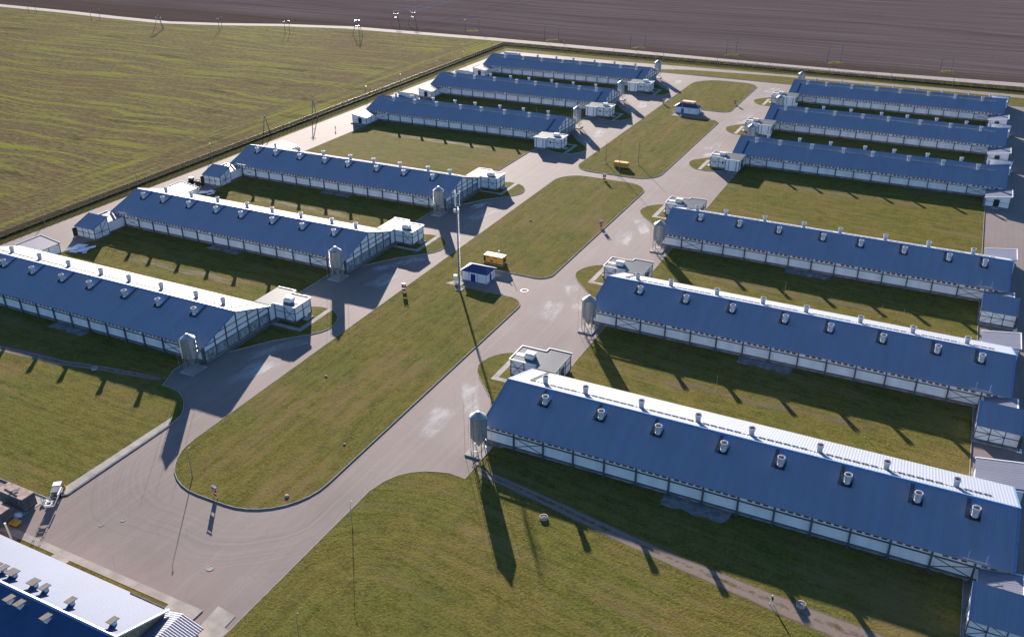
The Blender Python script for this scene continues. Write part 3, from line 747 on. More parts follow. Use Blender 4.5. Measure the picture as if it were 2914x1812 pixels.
# ------------------------------------------------------------------ transformer huts and generators
def hut(x0, x1, y0, y1, label, doors):
    root = thing('transformer_hut', label, 'hut', (0,0,0), group='white huts with dark blue hipped roofs')
    h = 2.75
    MB().box(x0-.8,x1+.8,y0-.9,y1+.7,0,.10).build('base_slab', M['plinth'], root)
    MB().box(x0,x1,y0,y1,.1,h).build('wall', M['hutwall'], root)
    e = .35; k = (y1-y0)/2+.0; ym = (y0+y1)/2; zt = h+1.25
    a = [(x0-e,y0-e,h),(x1+e,y0-e,h),(x1+e,y1+e,h),(x0-e,y1+e,h),(x0+k*.75,ym,zt),(x1-k*.75,ym,zt)]
    MB().add(a, [(3,2,1,0),(0,1,5,4),(1,2,5),(2,3,4,5),(3,0,4)]).build('roof', M['hutblue'], root)
    MB().beam((x0-e,y1+e-.05,h+.0),(x1+e,y1+e-.05,h),.12,.14).beam((x0-e+.05,y0-e,h),(x0-e+.05,y1+e,h),.12,.14).build('gutter', M['white'], root)
    for a, b in doors:
        fr = MB().box(a-.14,b+.14,y0-.04,y0+.02,.1,2.35).build('door_frame', M['white'], root)
        MB().box(a,b,y0-.08,y0-.03,.12,2.2).build('door_leaf', M['doorblue'], fr)
    MB().box(x1-.03,x1+.06,ym-.6,ym+.3,.12,2.2).build('door', M['doorblue'], root)
    s = MB()
    for q in (x0+(x1-x0)*.28, x0+(x1-x0)*.62, x1-.05, x0+.05): s.box(q-.06,q+.06,y0-.05,y0+.02,.1,h-.03)
    s.build('corner_strip', M['trim2'], root)
    return root
M['hutwall'] = plain('white_hut_wall', (.70,.72,.76), .7, 0, .3, .08, .6)
M['trim2'] = plain('pale_blue_strip', (.22,.30,.52), .6)
hut(-83.5,-76.2,-3.05,1.75, 'white hut with dark blue hipped roof and blue doors behind the tall mast', ((-80.9,-79.5),))
hut(-84.9,-74.4,192.75,197.3, 'distant white hut with dark blue hipped roof on the far middle lawn', ((-82.0,-80.8),))
def generator(cx, cy, label, bare=False):
    root = thing('generator', label, 'generator', (cx,cy,.15), group='ochre generator containers on the middle lawns')
    L, w, h = 2.9, 1.15, 2.55
    MB().box(-L-.15,L+.15,-w-.15,w+.15,-.1,.28).build('skid', M['plinth'], root)
    MB().box(-L+.08,L-.08,-w+.06,w-.06,.28,.5).build('base_frame', M['dark'], root)
    MB().box(-L,L,-w,w,.5,h-.06).build('canopy', M['orange'], root)
    MB().box(-L-.05,L+.05,-w-.05,w+.05,h-.056,h+.06).build('lid', M['cream'], root)
    MB().box(-L-.03,-L+.55,-w-.03,w+.03,.7,h-.3).build('louvre', M['dark'], root)
    for a, b, z0, z1 in ((-2.0,-1.3,1.95,2.2),(.15,1.0,1.95,2.2),(-.9,-.1,.85,1.25)):
        MB().box(a,b,-w-.03,-w+.01,z0,z1).build('vent_grille', M['dark'], root)
    for a in (-1.15, 1.15): MB().box(a-.02,a+.02,-w-.015,-w+.01,.55,h-.12).build('door_seam', M['dark'], root)
    MB().cyl((L-.6,0,h+.05),(L-.6,0,h+.45),.14).cyl((L-.6,0,h+.4),(L-.2,0,h+.6),.12).build('exhaust', M['galv'], root)
    MB().box(L-.02,L+.04,-.6,.6,1.0,1.9).build('end_grille', M['dark'], root)
    return root
generator(-80.35, 9.95, 'ochre generator container on the lawn behind the blue roofed hut near the mast')
generator(-81.9, 204.6, 'ochre generator half hidden behind the distant blue roofed hut')
o = thing('fuel_tank', 'ochre yellow box shaped tank on the lawn between three tall poles', 'tank', (-78.7,107.0,.15))
MB().box(-2.5,2.5,-.85,.85,.25,1.95).build('body', M['orange'], o); MB().box(-2.6,2.6,-.95,.95,1.952,2.06).build('lid', M['yellow'], o)
MB().box(-2.4,-1.9,-.7,.7,-.05,.25).box(1.9,2.4,-.7,.7,-.05,.25).build('skid', M['dark'], o); MB().box(-2.6,-2.4,-.9,.9,.3,1.9).box(2.4,2.56,-.9,.9,.3,1.9).build('end_frame', M['rust'], o)
MB().box(-.5,.5,-.88,-.84,.7,1.5).build('hatch', M['rust'], o)

# ------------------------------------------------------------------ the mast
def mast():
    root = thing('telecom_mast', 'tall grey telecom mast with white antenna panels beside the blue roofed hut', 'mast', (-80.95,-9.1,.15))
    MB().box(-.9,.9,-.9,.9,-.1,.12).build('base_slab', M['conc'], root)
    H = 25.6
    MB().lathe(0,0,[(.25,.1),(.22,8),(.18,16),(.14,H)],10).build('pole', M['mastgrey'], root, True)
    for z in (8, 16.2): MB().lathe(0,0,[(.22,z-.1),(.30,z),(.22,z+.1)],10,False).build('flange', M['galv'], root)
    l = MB(); l.beam((.50,-.1,1),(.42,-.1,22.6),.05)
    for k in range(44): l.box(.22,.56,-.14,-.04,1.2+.5*k,1.26+.5*k)
    l.build('climbing_steps', M['galv'], root)
    for k in range(3):
        a = 2*PI*k/3+.6; x, y = .72*math.cos(a), .72*math.sin(a)
        an = MB().box(-.13,.13,-.08,.08,22.9,26.7).build('antenna_panel', M['white'], root); an.location = (x,y,0); an.rotation_euler = (0,0,a+PI/2)
        MB().beam((0,0,23.4),(x,y,23.4),.07).beam((0,0,26.0),(x,y,26.0),.07).build('bracket', M['dark'], root)
    for k in range(3):
        a = 2*PI*k/3+1.6; x, y = .55*math.cos(a), .55*math.sin(a)
        MB().box(x-.2,x+.2,y-.15,y+.15,21.2,22.1).build('radio_unit', M['white'], root)
    MB().cyl((-.55,-.3,21.9),(-.75,-.45,21.95),.36,.36,12).build('dish', M['white'], root)
    MB().cyl((0,0,H),(0,0,H+2.2),.035,.02,6).build('lightning_rod', M['ladder'], root)
    return root
mast()
o = thing('equipment_cabinet', 'white equipment cabinet standing left of the mast foot', 'cabinet', (-84.5,-4.9,.15))
MB().box(-.4,.4,-.35,.35,.55,1.6).build('body', M['white'], o); MB().box(-.45,.45,-.4,.4,1.6,1.7).build('lid', M['white'], o)
MB().beam((-.35,-.3,0),(-.35,-.3,.55),.08).beam((.35,-.3,0),(.35,-.3,.55),.08).beam((-.35,.3,0),(-.35,.3,.55),.08).beam((.35,.3,0),(.35,.3,.55),.08).build('stand', M['galv'], o)
struct(MB().prism([(-86.2,-7.2),(-81.9,-7.6),(-81.6,-5.0),(-84.6,-4.6)], .1, .175).build('path', M['conc']))

# ------------------------------------------------------------------ lamps, rods and boundary poles
def lamp_proto(label, group):
    root = thing('lamp_post', label, 'lamp post', group=group)
    MB().lathe(0,0,[(.16,-.1),(.13,.8),(.075,5.6)],8).build('pole', M['pole'], root, True)
    MB().beam((0,0,5.5),(.55,-.35,6.0),.07).build('arm', M['galv'], root)
    MB().box(.4,.95,-.52,-.22,5.97,6.1).build('lamp_head', M['frame'], root)
    return root
def ordi(i, n): return ORD[i] if i < 14 else 'last'
lp = None
spots = [(-220.2,-23.7),(-221.2,14.4),(-222.2,50.8),(-224.0,154.8),(-223.9,184.5),(-224.6,220.5),(-224.9,249.8),(-225.2,285.2)]
for i, (x, y) in enumerate(spots):
    lab = 'thin grey lamp post by the left fence, %s counted from the near end' % ORD[i]
    if lp is None: lp = lamp_proto(lab, 'lamp posts along the boundary fence'); lp.location = (x+.8,y,-.08)
    else: dup(lp, (x+.8,y,-.08), random.uniform(-.2,.2), lab)
for i, (x, y) in enumerate([(-185.4,302.5),(-154.4,302.5),(-125,302.5),(-94.4,302.5),(-66.2,302.4),(-35.6,302.4),(-5.4,302.2),(23.3,302)]):
    dup(lp, (x,y,-.08), random.uniform(-1.2,-.6), 'thin grey lamp post by the far fence, %s counted from its left corner' % ORD[i])
for x, y, s, lab in ((-51.5,-98.2,.9,'thin lamp post on the mown lawn right of the entrance road'),(-85.74,-99.4,1.02,'thin lamp post on the near end of the middle lawn'),(-44.4,-121.2,.8,'thin lamp post at the bottom edge of the mown front lawn')):
    q = dup(lp, (x,y,.13), 1.9, lab, (s*.6,s*.6,s)); q['group'] = 'lamp posts on the lawns'
def globe_lamp(x, y, h, label):
    root = thing('lightning_mast', label, 'pole', (x,y,.13), group='slim poles near the huts')
    MB().cyl((0,0,-.1),(0,0,h),.10,.05,8).build('pole', M['galv'], root, True)
    MB().lathe(-.35,-.45,[(.25,0),(.3,.1),(.3,.6),(.2,.78),(.05,.82)],12).build('junction_cap', M['white'], root, True)
globe_lamp(-82.2,17.2,6.3,'slim grey pole with white capped box at its foot behind the near generator')
globe_lamp(-79.9,186.6,7.2,'slim grey pole with white capped box in front of the distant blue roofed hut')
rp = None
for x, y, h, lab in ((-85.69,109.7,8.4,'tall pole left of the ochre tank on the lawn'),(-76.6,98.9,9.2,'tall pole in front of the ochre tank at the lawn edge'),(-74.26,112.85,8.2,'tall pole right of the ochre tank on the lawn')):
    root = thing('lightning_rod', lab, 'pole', (x,y,.13), group='tall slim poles round the ochre tank')
    MB().lathe(0,0,[(.14,-.1),(.12,3),(.06,h-1.2),(.03,h)],8).build('pole', M['pole'], root, True)
    MB().box(-.3,.3,-.3,.3,-.1,.1).build('foot', M['conc'], root)
# thin rods standing on the grass between the barns
rd = None
for x, y, lab in ((-8.3,-28.6,'thin rod on the grass beside the far slope of the nearest right barn, left one'),(22,-33.0,'thin rod on the grass beside the far slope of the nearest right barn, middle one'),(26.2,-33.6,'thin rod on the grass beside the far slope of the nearest right barn, right one'),
                  (-4.5,24.8,'thin rod on the grass beside the second right barn, left one'),(19.0,22.0,'thin rod on the grass beside the second right barn, middle one'),(24.0,21.5,'thin rod on the grass beside the second right barn, right one'),
                  (-19.5,157,'thin rod on the shaded grass behind the fourth right barn, left one'),(1.5,158,'thin rod on the shaded grass behind the fourth right barn, right one'),(-138,162,'thin rod on the shaded grass between the fourth and fifth left barns')):
    if rd is None:
        rd = thing('ground_rod', lab, 'rod', (x,y,.13), group='thin rods on the grass between barns')
        MB().cyl((0,0,-.1),(0,0,3.6),.045,.03,6).build('rod', M['galv'], rd); MB().box(-.15,.15,-.15,.15,-.05,.08).build('foot', M['conc'], rd)
    else: dup(rd, (x,y,.13), 0, lab)

def aframe(label, group):
    root = thing('utility_pole', label, 'utility pole', group=group)
    MB().beam((0,-2.1,-.1),(0,-.12,8.3),.24,.24).build('leg', M['pole'], root)
    MB().beam((0,2.1,-.1),(0,.12,8.3),.24,.24).build('leg', M['pole'], root)
    MB().beam((0,-1.0,4.2),(0,1.0,4.2),.14).build('crossbar', M['pole'], root)
    MB().beam((-1.1,0,7.6),(1.1,0,7.6),.14).build('crossarm', M['pole'], root)
    i = MB()
    for x in (-1,0,1): i.lathe(x,0,[(.06,7.65),(.11,7.75),(.11,7.95),(.05,8.1)] if x else [(.06,8.3),(.11,8.4),(.11,8.6),(.05,8.7)],8)
    i.build('insulator', M['white'], root)
    return root
af = aframe('pale A shaped utility pole by the left fence, the nearer of two', 'A shaped utility poles by the fence'); af.location = (-221.9,114.1,-.1); af.rotation_euler = (0,0,.1)
dup(af, (-223.3,84.5,-.1), -.1, 'pale A shaped utility pole by the left fence, level with the third left barn')
af['label'] = 'pale A shaped utility pole by the left fence, farther of two'

def hpole(label):
    root = thing('power_pole', label, 'power pole', group='slim power poles in the fields')
    MB().lathe(0,0,[(.17,-.2),(.10,8.2)],8).build('pole', M['pole'], root, True)
    MB().beam((-.9,0,7.3),(.9,0,7.3),.12).build('crossarm', M['galv'], root)
    i = MB()
    for x in (-.85,0,.85): i.lathe(x,0,[(.05,7.35 if x else 8.2),(.08,7.45 if x else 8.3),(.08,7.7 if x else 8.55),(.04,7.8 if x else 8.65)],8)
    i.build('insulator', M['pole'], root)
    return root
pairs = [((-601.9,268.5),(-601.7,274.5)),((-529,262),(-529.9,270)),((-423,274),(-426.1,280)),((-375.1,283),(-373.7,286)),
         ((-272.2,340),(-265.9,347)),((-211.5,332.1),(-204.3,337.7)),((-154.2,330.3),(-147.2,336.5)),((-97,332.4),(-93.1,340)),((-41.1,333.2),(-35.3,341.3)),((15.9,335.1),(21.2,342.5))]
hp = None; pi_ = 0
for k, (a, b) in enumerate(pairs):
    for j, (x, y) in enumerate((a, b)):
        lab = '%s power pole of the %s pair from the left, along the gravel road' % ('left' if j == 0 else 'right', ORD[k])
        if hp is None: hp = hpole(lab); hp.location = (x,y,-.12); hp.rotation_euler = (0,0,1.2)
        else: dup(hp, (x,y,-.12), 1.2+.1*j, lab)
    if k >= 4:
        m = ((a[0]+b[0])/2, (a[1]+b[1])/2)
        g = MB().lathe(0,0,[(9,0),(5,.25),(.01,.5)],14,False).build('grass_tuft', M['field']); g.location = (m[0]+1,m[1]-1,-.16); g.scale = (.6,.4,1); g.rotation_euler = (0,0,.9); tag(g, kind='stuff')
# anchor towers at the gravel road
def tower(x, y, rz_, label, h=9.5):
    root = thing('anchor_tower', label, 'utility pole', (x,y,-.12), rz_, group='braced anchor towers by the gravel road')
    for p in ((-3.2,-1.8),(3.2,-1.2),(.3,3.2)): MB().beam((*p,0),(p[0]*.12,p[1]*.12,h),.26,.26).build('leg', M['pole'], root)
    MB().beam((-2,0,h-1.5),(2,0,h-1.5),.16).beam((-1.2,-.6,h*.55),(1.2,-.4,h*.55),.12).build('crossarm', M['galv'], root)
    i = MB()
    for q in (-1.9,0,1.9): i.lathe(q,0,[(.08,h-1.4 if q else h),(.13,h-1.2 if q else h+.15),(.13,h-.6 if q else h+.6),(.06,h-.4 if q else h+.8)],8)
    i.build('insulator', M['white'], root)
    return root
tower(-328,298,.4,'three legged anchor tower at the near side of the gravel road',10.5)
tower(-461.5,259.5,.2,'leaning anchor pole group in the stubble field below the gravel road',8.5)
tower(-327.8,343,.0,'left anchor tower in the ploughed field beside the gravel road',8.8)
tower(-317.3,347.9,.0,'right anchor tower in the ploughed field beside the gravel road',9.4)
for k, (x, y, z, lab) in enumerate(((-327.8,343,8,'bright power lines leaving the left anchor tower over the ploughed field'),(-317.3,347.9,8.6,'bright power lines leaving the right anchor tower over the ploughed field'))):
    mb = MB()
    for q in (-1.6, 1.6):
        pr = None
        for i in range(13):
            t = i/12; p = (x+q+(-2)*t*20/20*1.0, y+330*t, z-(1-(2*t-1)**2)*2.2+9*t)
            if pr: mb.cyl(pr, p, .055, .055, 5)
            pr = p
    o = mb.build('power_line', M['wire']); tag(o, lab, 'power line', 'power lines over the ploughed field')

# ------------------------------------------------------------------ boundary fence
def fence(name_label, a, b, n, group=None):
    root = thing('fence', name_label, 'fence', (0,0,0))
    a = Vector((*a,-.08)); b = Vector((*b,-.08)); t = (b-a).normalized(); L = (b-a).length; nn = Vector((-t.y,t.x,0))
    mb = MB(); p, q = a+nn*.12, b+nn*.12
    mb.hexa([a-nn*.05,b-nn*.05,b+nn*.05,a+nn*.05],[a-nn*.05+Vector((0,0,.5)),b-nn*.05+Vector((0,0,.5)),b+nn*.05+Vector((0,0,.5)),a+nn*.05+Vector((0,0,.5))]).build('plinth', M['shadeplinth'], root)
    z0, z1 = Vector((0,0,.55)), Vector((0,0,2.05))
    mp = MB(); mp.hexa([a-nn*.012+z0,b-nn*.012+z0,b+nn*.012+z0,a+nn*.012+z0],[a-nn*.012+z1,b-nn*.012+z1,b+nn*.012+z1,a+nn*.012+z1]).build('mesh_panel', M['mesh'], root)
    rl = MB()
    for z in (.6,2.05): rl.beam(a+Vector((0,0,z)),b+Vector((0,0,z)),.05)
    rl.build('rail', M['frame'], root)
    pm = None; rest = MB(); k = int(L/2.6)
    for i in range(k+1):
        p = a+t*(i*2.6)
        if i >= 100:
            rest.box(p.x-.06,p.x+.06,p.y-.06,p.y+.06,p.z-.1,p.z+2.4); continue
        if pm is None: pm = MB().box(-.06,.06,-.06,.06,-.1,2.4).build('post', M['postgrey'], root); o = pm
        else: o = pm.copy(); C.objects.link(o)
        o.location = p
    if rest.v: tag(rest.build('post', M['postgrey'], root), kind='stuff')
    return root
M['postgrey'] = plain('galvanised_post', (.22,.23,.24), .6, .2)
M['shadeplinth'] = plain('shade_coloured_fence_plinth', (.025,.03,.033), .9, 0, .05)  # concrete plinth, the shade on its near side put into the colour
fence('mesh fence with plinth darkened as shade along the left field', (-220.2,-95), (-226.2,304.5), 150)
fence('mesh fence with plinth darkened as shade along the far gravel road', (-226.2,304.8), (75,303.2), 110)

# ------------------------------------------------------------------ notice boards, manholes, well rings
def board(x, y, rz_, label, proto=[None]):
    if proto[0] is None:
        root = thing('notice_board', label, 'sign', (x,y,.14), rz_, group='red notice boards at the lawn edges')
        for s in (-.5,.5): MB().beam((s,0,-.1),(s,0,2.35),.09).build('leg', M['white'], root)
        MB().box(-.56,.56,-.10,-.05,1.1,2.05).build('panel', M['red'], root)
        MB().box(-.45,.45,-.10,-.05,.30,.85).build('lower_panel', M['red'], root)
        MB().hexa([(-.6,-.22,2.2),(.6,-.22,2.2),(.6,.22,2.26),(-.6,.22,2.26)],[(-.6,-.22,2.25),(.6,-.22,2.25),(.6,.22,2.31),(-.6,.22,2.31)]).build('roof', M['trim'], root)
        MB().box(-.3,.3,-.115,-.102,1.5,1.7).build('notice', M['white'], root)
        proto[0] = root
    else: dup(proto[0], (x,y,.14), rz_, label)
board(-77.9,-101.9,-.2,'red notice board with small blue roof at the near end of the middle lawn')
board(-93.3,-16.4,.35,'red notice board at the left edge of the middle lawn, facing the second left barn')
board(-63.7,47.9,.9,'red notice board at the right edge of the middle lawn before the cross road')
board(-79.0,90.6,.1,'red notice board at the far end of the near middle lawn by the cross road')
board(-93.8,204.6,.9,'red notice board at the left edge of the far middle lawn')
board(-64.1,217.7,.9,'red notice board at the right edge of the far middle lawn')

def manhole(x, y, r, z, label, big=False):
    root = thing('manhole', label, 'manhole', (x,y,z), group='manholes in the asphalt')
    MB().lathe(0,0,[(r*.78,.0),(r*.78,.05),(r,.045),(r*1.02,.0)],26,False).build('rim', M['white'] if big else M['conc'], root)
    MB().lathe(0,0,[(r*.78,.0),(r*.78,.028)],26).build('cover', M['plinth'] if big else M['frame'], root)
manhole(-65.6,-2.1,1.05,0,'large white ringed manhole on the asphalt beside the blue roofed hut',True)
manhole(-90.2,-115.9,.42,0,'small manhole in the turning area, leftmost')
manhole(-87.8,-113.4,.42,0,'small manhole in the turning area, just right of the leftmost one')
manhole(-66.3,-115.7,.6,0,'manhole in the turning area nearest the front lawn')
for x, y, lab in ((-23.9,-81.8,'concrete well ring beside the worn track near the silo shadow'),(18.8,-83.0,'concrete well ring on the dirt track near the walking person'),(-133.2,-79.8,'concrete well ring on the shaded lawn before the nearest left barn')):
    root = thing('well_ring', lab, 'well', (x,y,.15), group='concrete well rings on the lawns')
    MB().lathe(0,0,[(.74,-.1),(.72,.38),(.58,.42),(.56,.30)],22,False).build('ring', M['ring'], root)
    MB().lathe(0,0,[(.56,.28),(.2,.36),(.18,.46)],22).build('lid', M['conc'], root)
# stones on the middle lawn
for x, y, s, lab in ((-66.8,-96.3,.45,'brown stone lying near the front end of the middle lawn'),(-67,-79,.3,'small grey stone on the middle lawn beside the right hand road'),(-85.5,-60,.35,'flat stone on the left half of the middle lawn'),(-85.6,44,.45,'pale stone on the middle lawn beyond the generator')):
    mb = MB(); mb.lathe(0,0,[(.3,-.1),(.95,.12),(.8,.5),(.3,.72)],9)
    mb.v = [(v[0]*random.uniform(.8,1.15), v[1]*random.uniform(.8,1.15), v[2]) for v in mb.v]
    o = mb.build('stone', M['ring'], None, True); o.location = (x,y,.14); o.scale = (s,s,s); tag(o, lab, 'stone', 'stones on the middle lawn')

# ------------------------------------------------------------------ containers and clutter at the lower left
def container(cx, cy, L, w, h, label):
    root = thing('container', label, 'container', (cx,cy,.05), group='grey containers in the lower left corner')
    MB().box(-L/2,L/2,-w/2,w/2,.25,h).build('body', M['crate'], root)
    MB().box(-L/2-.03,L/2+.03,-w/2-.03,w/2+.03,h+.002,h+.08).build('roof', M['rust'], root)
    f = MB()
    for k in range(5): f.box(L/2,L/2+.05,-w/2+w*k/4-.04,-w/2+w*k/4+.04,.25,h)
    for z in (.9,1.6,2.2): f.box(L/2,L/2+.04,-w/2,w/2,z-.04,z+.04)
    for k in range(12): f.box(-L/2+L*k/11-.03,-L/2+L*k/11+.03,-w/2-.05,-w/2,.25,h)
    f.build('rib', M['frame'], root)
    MB().box(-L/2+.2,L/2-.2,-w/2+.3,w/2-.3,-.05,.25).build('skid', M['dark'], root)
    return root
k1 = container(-107.5,-118.25,6.4,2.35,2.7,'grey ribbed container with brown roof beside the paved yard')
container(-107.6,-122.85,6.4,2.3,2.6,'second grey container cut by the left edge of the photo')
for i, (p, q) in enumerate((((-109.6,-118.6),(-106.0,-119.0)),((-107.9,-118.9),(-107.0,-117.8)))):
    o = MB().beam((*p,2.88+.1*i),(*q,2.88+.1*i),.12).build('plank', M['ladder']); tag(o, 'dark pole lying %s on the brown container roof' % ('lengthwise','across the other pole')[i], 'plank', 'poles on the container roof')
o = thing('tipping_skip', 'yellow open skip lying on the shaded concrete between container and building', 'skip', (-103.0,-122.3,.05), .15)
MB().hexa([(-.5,-.4,.1),(.6,-.4,.1),(.6,.4,.1),(-.5,.4,.1)],[(-.85,-.7,.75),(.95,-.6,.75),(.95,.6,.75),(-.85,.7,.75)]).build('tub', M['yellow'], o)
MB().box(-.5,.55,-.38,.38,.752,.78).build('tub_floor', M['orange'], o)
MB().beam((-.6,-.3,-.04),(.7,-.3,-.04),.1,.24).beam((-.6,.3,-.04),(.7,.3,-.04),.1,.24).build('fork_pocket', M['dark'], o)
def machine():
    root = thing('trailer_machine', 'white farm trailer machine with ladder frames at the edge of the turning area', 'farm machine', (-102.4,-115.2,.05), -.95)
    MB().box(-2.6,2.4,-.75,-.62,.75,.9).box(-2.6,2.4,.62,.75,.75,.9).box(-2.6,-2.45,-.75,.75,.75,.9).box(2.3,2.4,-.75,.75,.75,.9).build('chassis', M['white'], root)
    MB().hexa([(-2.0,-.3,.95),(-.9,-.3,.95),(-.9,.4,.95),(-2.0,.4,.95)],[(-2.2,-.6,1.6),(-.6,-.6,1.6),(-.6,.7,1.6),(-2.2,.7,1.6)]).build('hopper', M['crate'], root)
    MB().box(-1.9,.3,.86,1.1,1.3,1.7).build('side_tank', M['white'], root)
    rf = MB().box(1.6,2.9,-.6,-.4,1.3,1.5).box(1.6,2.9,.4,.6,1.3,1.5).box(1.6,1.8,-.4,.4,1.3,1.5).box(2.7,2.9,-.4,.4,1.3,1.5).build('platform', M['white'], root)
    for y in (-.85,.85):
        wl = MB().cyl((-1.2,y-.13,.42),(-1.2,y+.13,.42),.45,.45,16).build('wheel', M['black'], root); MB().cyl((-1.2,y-.15,.42),(-1.2,y+.15,.42),.2,.2,12).build('rim', M['white'], wl)
    for y in (-.75,.55):
        l = MB(); l.beam((2.6,y,.9),(2.9,y,3.2),.06).beam((2.6,y+.35,.9),(2.9,y+.35,3.2),.06)
        for k in range(7): l.beam((2.62+.04*k,y,1.0+.32*k),(2.62+.04*k,y+.35,1.0+.32*k),.05)
        l.build('ladder', M['galv'], root)
    MB().beam((-2.5,0,.8),(-4.0,0,.5),.14).build('drawbar', M['galv'], root)
    en = MB().box(-3.6,-2.5,-.7,.6,.5,1.5).build('engine_box', M['rust'], root); MB().box(-3.65,-2.45,-.75,.65,1.5,1.65).build('engine_lid', M['white'], en)
machine()
o = thing('barrel', 'blue and white barrel standing on the grass behind the white trailer machine', 'barrel', (-104.5,-112.2,.15))
MB().lathe(0,0,[(.34,-.05),(.36,.3),(.36,1.0),(.3,1.08)],16).build('body', M['bluewhite'], o, True); MB().lathe(0,0,[(.37,.32),(.37,.56)],16,False).build('band', M['white'], o); MB().lathe(0,0,[(.3,1.082),(.3,1.12)],16).build('lid', M['white'], o)
o = thing('gas_canister', 'small orange canister beside the blue and white barrel', 'canister', (-103.8,-111.9,.15))
MB().lathe(0,0,[(.2,-.05),(.22,.1),(.22,.6),(.1,.75)],12).build('body', M['orange'], o, True); MB().cyl((0,0,.74),(0,0,.9),.06).build('valve', M['dark'], o)
for i, (x, y, z, s, m, lab) in enumerate(((-104.6,-120.6,.05,.8,'sheet','pale blue bag slumped at the end of the second container'),(-103.6,-115.9,.05,.45,'white','white bag beside the end of the brown roofed container'),(-103.5,-116.8,.05,.3,'white','small white bundle on the concrete by the brown roofed container'),(-109.4,-120.6,.05,.7,'sheet','pale bag between the two containers'))):
    mb = MB(); mb.lathe(0,0,[(.7,-.05),(1,.25),(.8,.7),(.25,.95)],10); mb.v = [(v[0]*random.uniform(.75,1.2),v[1]*random.uniform(.75,1.2),v[2]*random.uniform(.9,1.1)) for v in mb.v]
    o = mb.build('bag', M[m], None, True); o.location = (x,y,z); o.scale = (s,s*.8,s); tag(o, lab, 'bag', 'bags by the containers')

# ------------------------------------------------------------------ white sheets dumped between the left barns
sp = [(-194.6,-34.2,.5,1.7,1.1),(-194.0,-31.8,.2,1.9,1.2),(-191.6,-33.4,-.4,2.0,1.3),(-190.5,-31.6,.9,1.6,.9),(-192.8,-35.2,.1,1.5,.7),(-189.7,-34.2,-.7,1.1,.6),(-195.7,19.9,.3,1.7,1.0),(-194.0,21.3,-.3,1.6,.9),(-192.6,19.6,.8,1.2,.6)]
for i, (x, y, r, a, b) in enumerate(sp):
    z = [.30,.42,.36,.40,.28,.26,.34,.42,.26][i]
    t = random.uniform(.1,.35)
    mb = MB(); mb.hexa([(-a,-b,-.04),(a,-b,t),(a,b,t*.6),(-a,b,.0)],[(-a,-b,.03),(a,-b,t+.07),(a,b,t*.6+.07),(-a,b,.07)])
    o = mb.build('panel_sheet', M['sheet']); o.location = (x,y,z-.12); o.rotation_euler = (0,0,r)
    tag(o, 'white panel sheet, %s from the left in the heap beyond the %s left barn' % (ORD[[0,1,3,4,2,5,0,1,2][i]], 'nearest' if i < 6 else 'second'), 'panel', 'white sheets dumped on the grass')

# ------------------------------------------------------------------ tractor
def tractor():
    root = thing('tractor', 'dark tractor with front loader parked behind the second left barn', 'tractor', (-205.0,24.6,0), .25)
    MB().hexa([(.1,-.45,.8),(2.1,-.4,.8),(2.1,.4,.8),(.1,.45,.8)],[(.1,-.45,1.65),(2.0,-.36,1.5),(2.0,.36,1.5),(.1,.45,1.65)]).build('bonnet', M['tractor'], root)
    MB().box(-1.5,.3,-.55,.55,.7,1.2).build('chassis', M['dark'], root)
    c = MB()
    for x in (-1.4,.1):
        for y in (-.7,.7): c.beam((x,y,1.2),(x+(.1 if x < 0 else -.1),y*.9,2.6),.1)
    c.build('cab_frame', M['dark'], root)
    MB().box(-1.3,0,-.6,.6,1.25,2.5).build('cab_glass', M['glass'], root)
    MB().box(-1.45,.15,-.78,.78,2.6,2.74).build('cab_roof', M['white'], root)
    for x, r, w in ((-.95,.82,.42),(1.6,.55,.34)):
        for y in (-.85,.85):
            wl = MB().cyl((x,y-w/2,r),(x,y+w/2,r),r,r,20).build('wheel', M['black'], root); MB().cyl((x,y-w/2-.02,r),(x,y+w/2+.02,r),r*.5,r*.5,14).build('rim', M['galv'], wl)
    a = MB()
    for y in (-.55,.55): a.beam((0,y,1.5),(1.9,y,2.0),.14).beam((1.9,y,2.0),(3.0,y,.7),.14)
    a.build('loader_arm', M['dark'], root)
    MB().hexa([(2.9,-.95,.2),(3.6,-.95,.15),(3.6,.95,.15),(2.9,.95,.2)],[(2.9,-.95,.95),(3.0,-.95,.95),(3.0,.95,.95),(2.9,.95,.95)]).build('bucket', M['dark'], root)
    MB().beam((1.4,.25,1.5),(1.4,.25,2.3),.08).build('exhaust', M['galv'], root)
tractor()

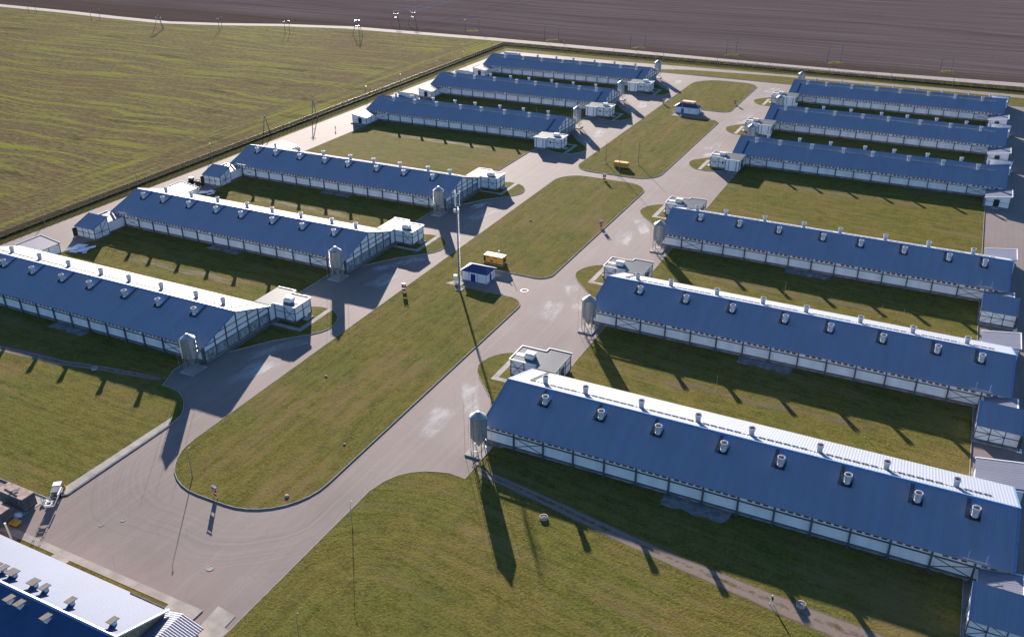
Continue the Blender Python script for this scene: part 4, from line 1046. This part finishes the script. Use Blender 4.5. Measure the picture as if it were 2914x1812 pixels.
# ------------------------------------------------------------------ people
def person(loc, rz_, label, top, legs, head, walk=.28):
    root = thing('person', label, 'person', loc, rz_)
    V = [(0,0,.94),(0,0,1.15),(0,.01,1.38),(0,.0,1.50),(0,.02,1.62),(0,.03,1.70)]
    Rr = [.15,.15,.165,.065,.10,.085]
    E_ = [(0,1),(1,2),(2,3),(3,4),(4,5)]
    for s in (-1,1):
        b = len(V)
        V += [(s*.10,0,.86),(s*.105,s*walk*.35+.03,.48),(s*.105,s*walk*.9-.02,.08),(s*.105,s*walk*.9+.15,.04)]
        Rr += [.095,.062,.045,.042]; E_ += [(0,b),(b,b+1),(b+1,b+2),(b+2,b+3)]
        b = len(V)
        V += [(s*.20,0,1.40),(s*.25,-s*.07,1.13),(s*.25,-s*walk*.5+.06,.90),(s*.25,-s*walk*.5+.09,.80)]
        Rr += [.062,.046,.036,.038]; E_ += [(2,b),(b,b+1),(b+1,b+2),(b+2,b+3)]
    me = bpy.data.meshes.new('body'); me.from_pydata(V, E_, []); o = bpy.data.objects.new('body', me); C.objects.link(o)
    sk = o.modifiers.new('skin', 'SKIN'); o.modifiers.new('sub', 'SUBSURF').levels = 1
    for i, r in enumerate(Rr): me.skin_vertices[0].data[i].radius = (r, r)
    me.skin_vertices[0].data[0].use_root = True
    dg = bpy.context.evaluated_depsgraph_get(); nm = bpy.data.meshes.new_from_object(o.evaluated_get(dg))
    bpy.data.objects.remove(o)
    nm.name = 'body'; b = bpy.data.objects.new('body', nm); C.objects.link(b); b.parent = root
    nm.materials.clear()
    for m in (M['skin'], top, legs, M['black']): nm.materials.append(m)
    for p in nm.polygons:
        c = p.center; p.use_smooth = True
        arm = abs(c.x) > .19
        p.material_index = 3 if c.z < .09 else (0 if (c.z > 1.47 or (arm and c.z < .87)) else (1 if (c.z > .93 or arm) else 2))
    MB().lathe(0,.03,[(.118,1.66),(.118,1.74),(.07,1.80),(.01,1.815)],14).build('cap' if head == 'cap' else 'hair', M['white'] if head == 'cap' else M['dark'], root, True)
person((14.8,-84.65,.16), 2.3, 'person in dark jacket, white trousers and white cap walking on the dirt track', M['jacket'], M['trousers'], 'cap')
person((-203.2,103.6,0), .3, 'distant person in white top and dark trousers on the left perimeter road', M['trousers'], M['jacket'], 'hair', .15)
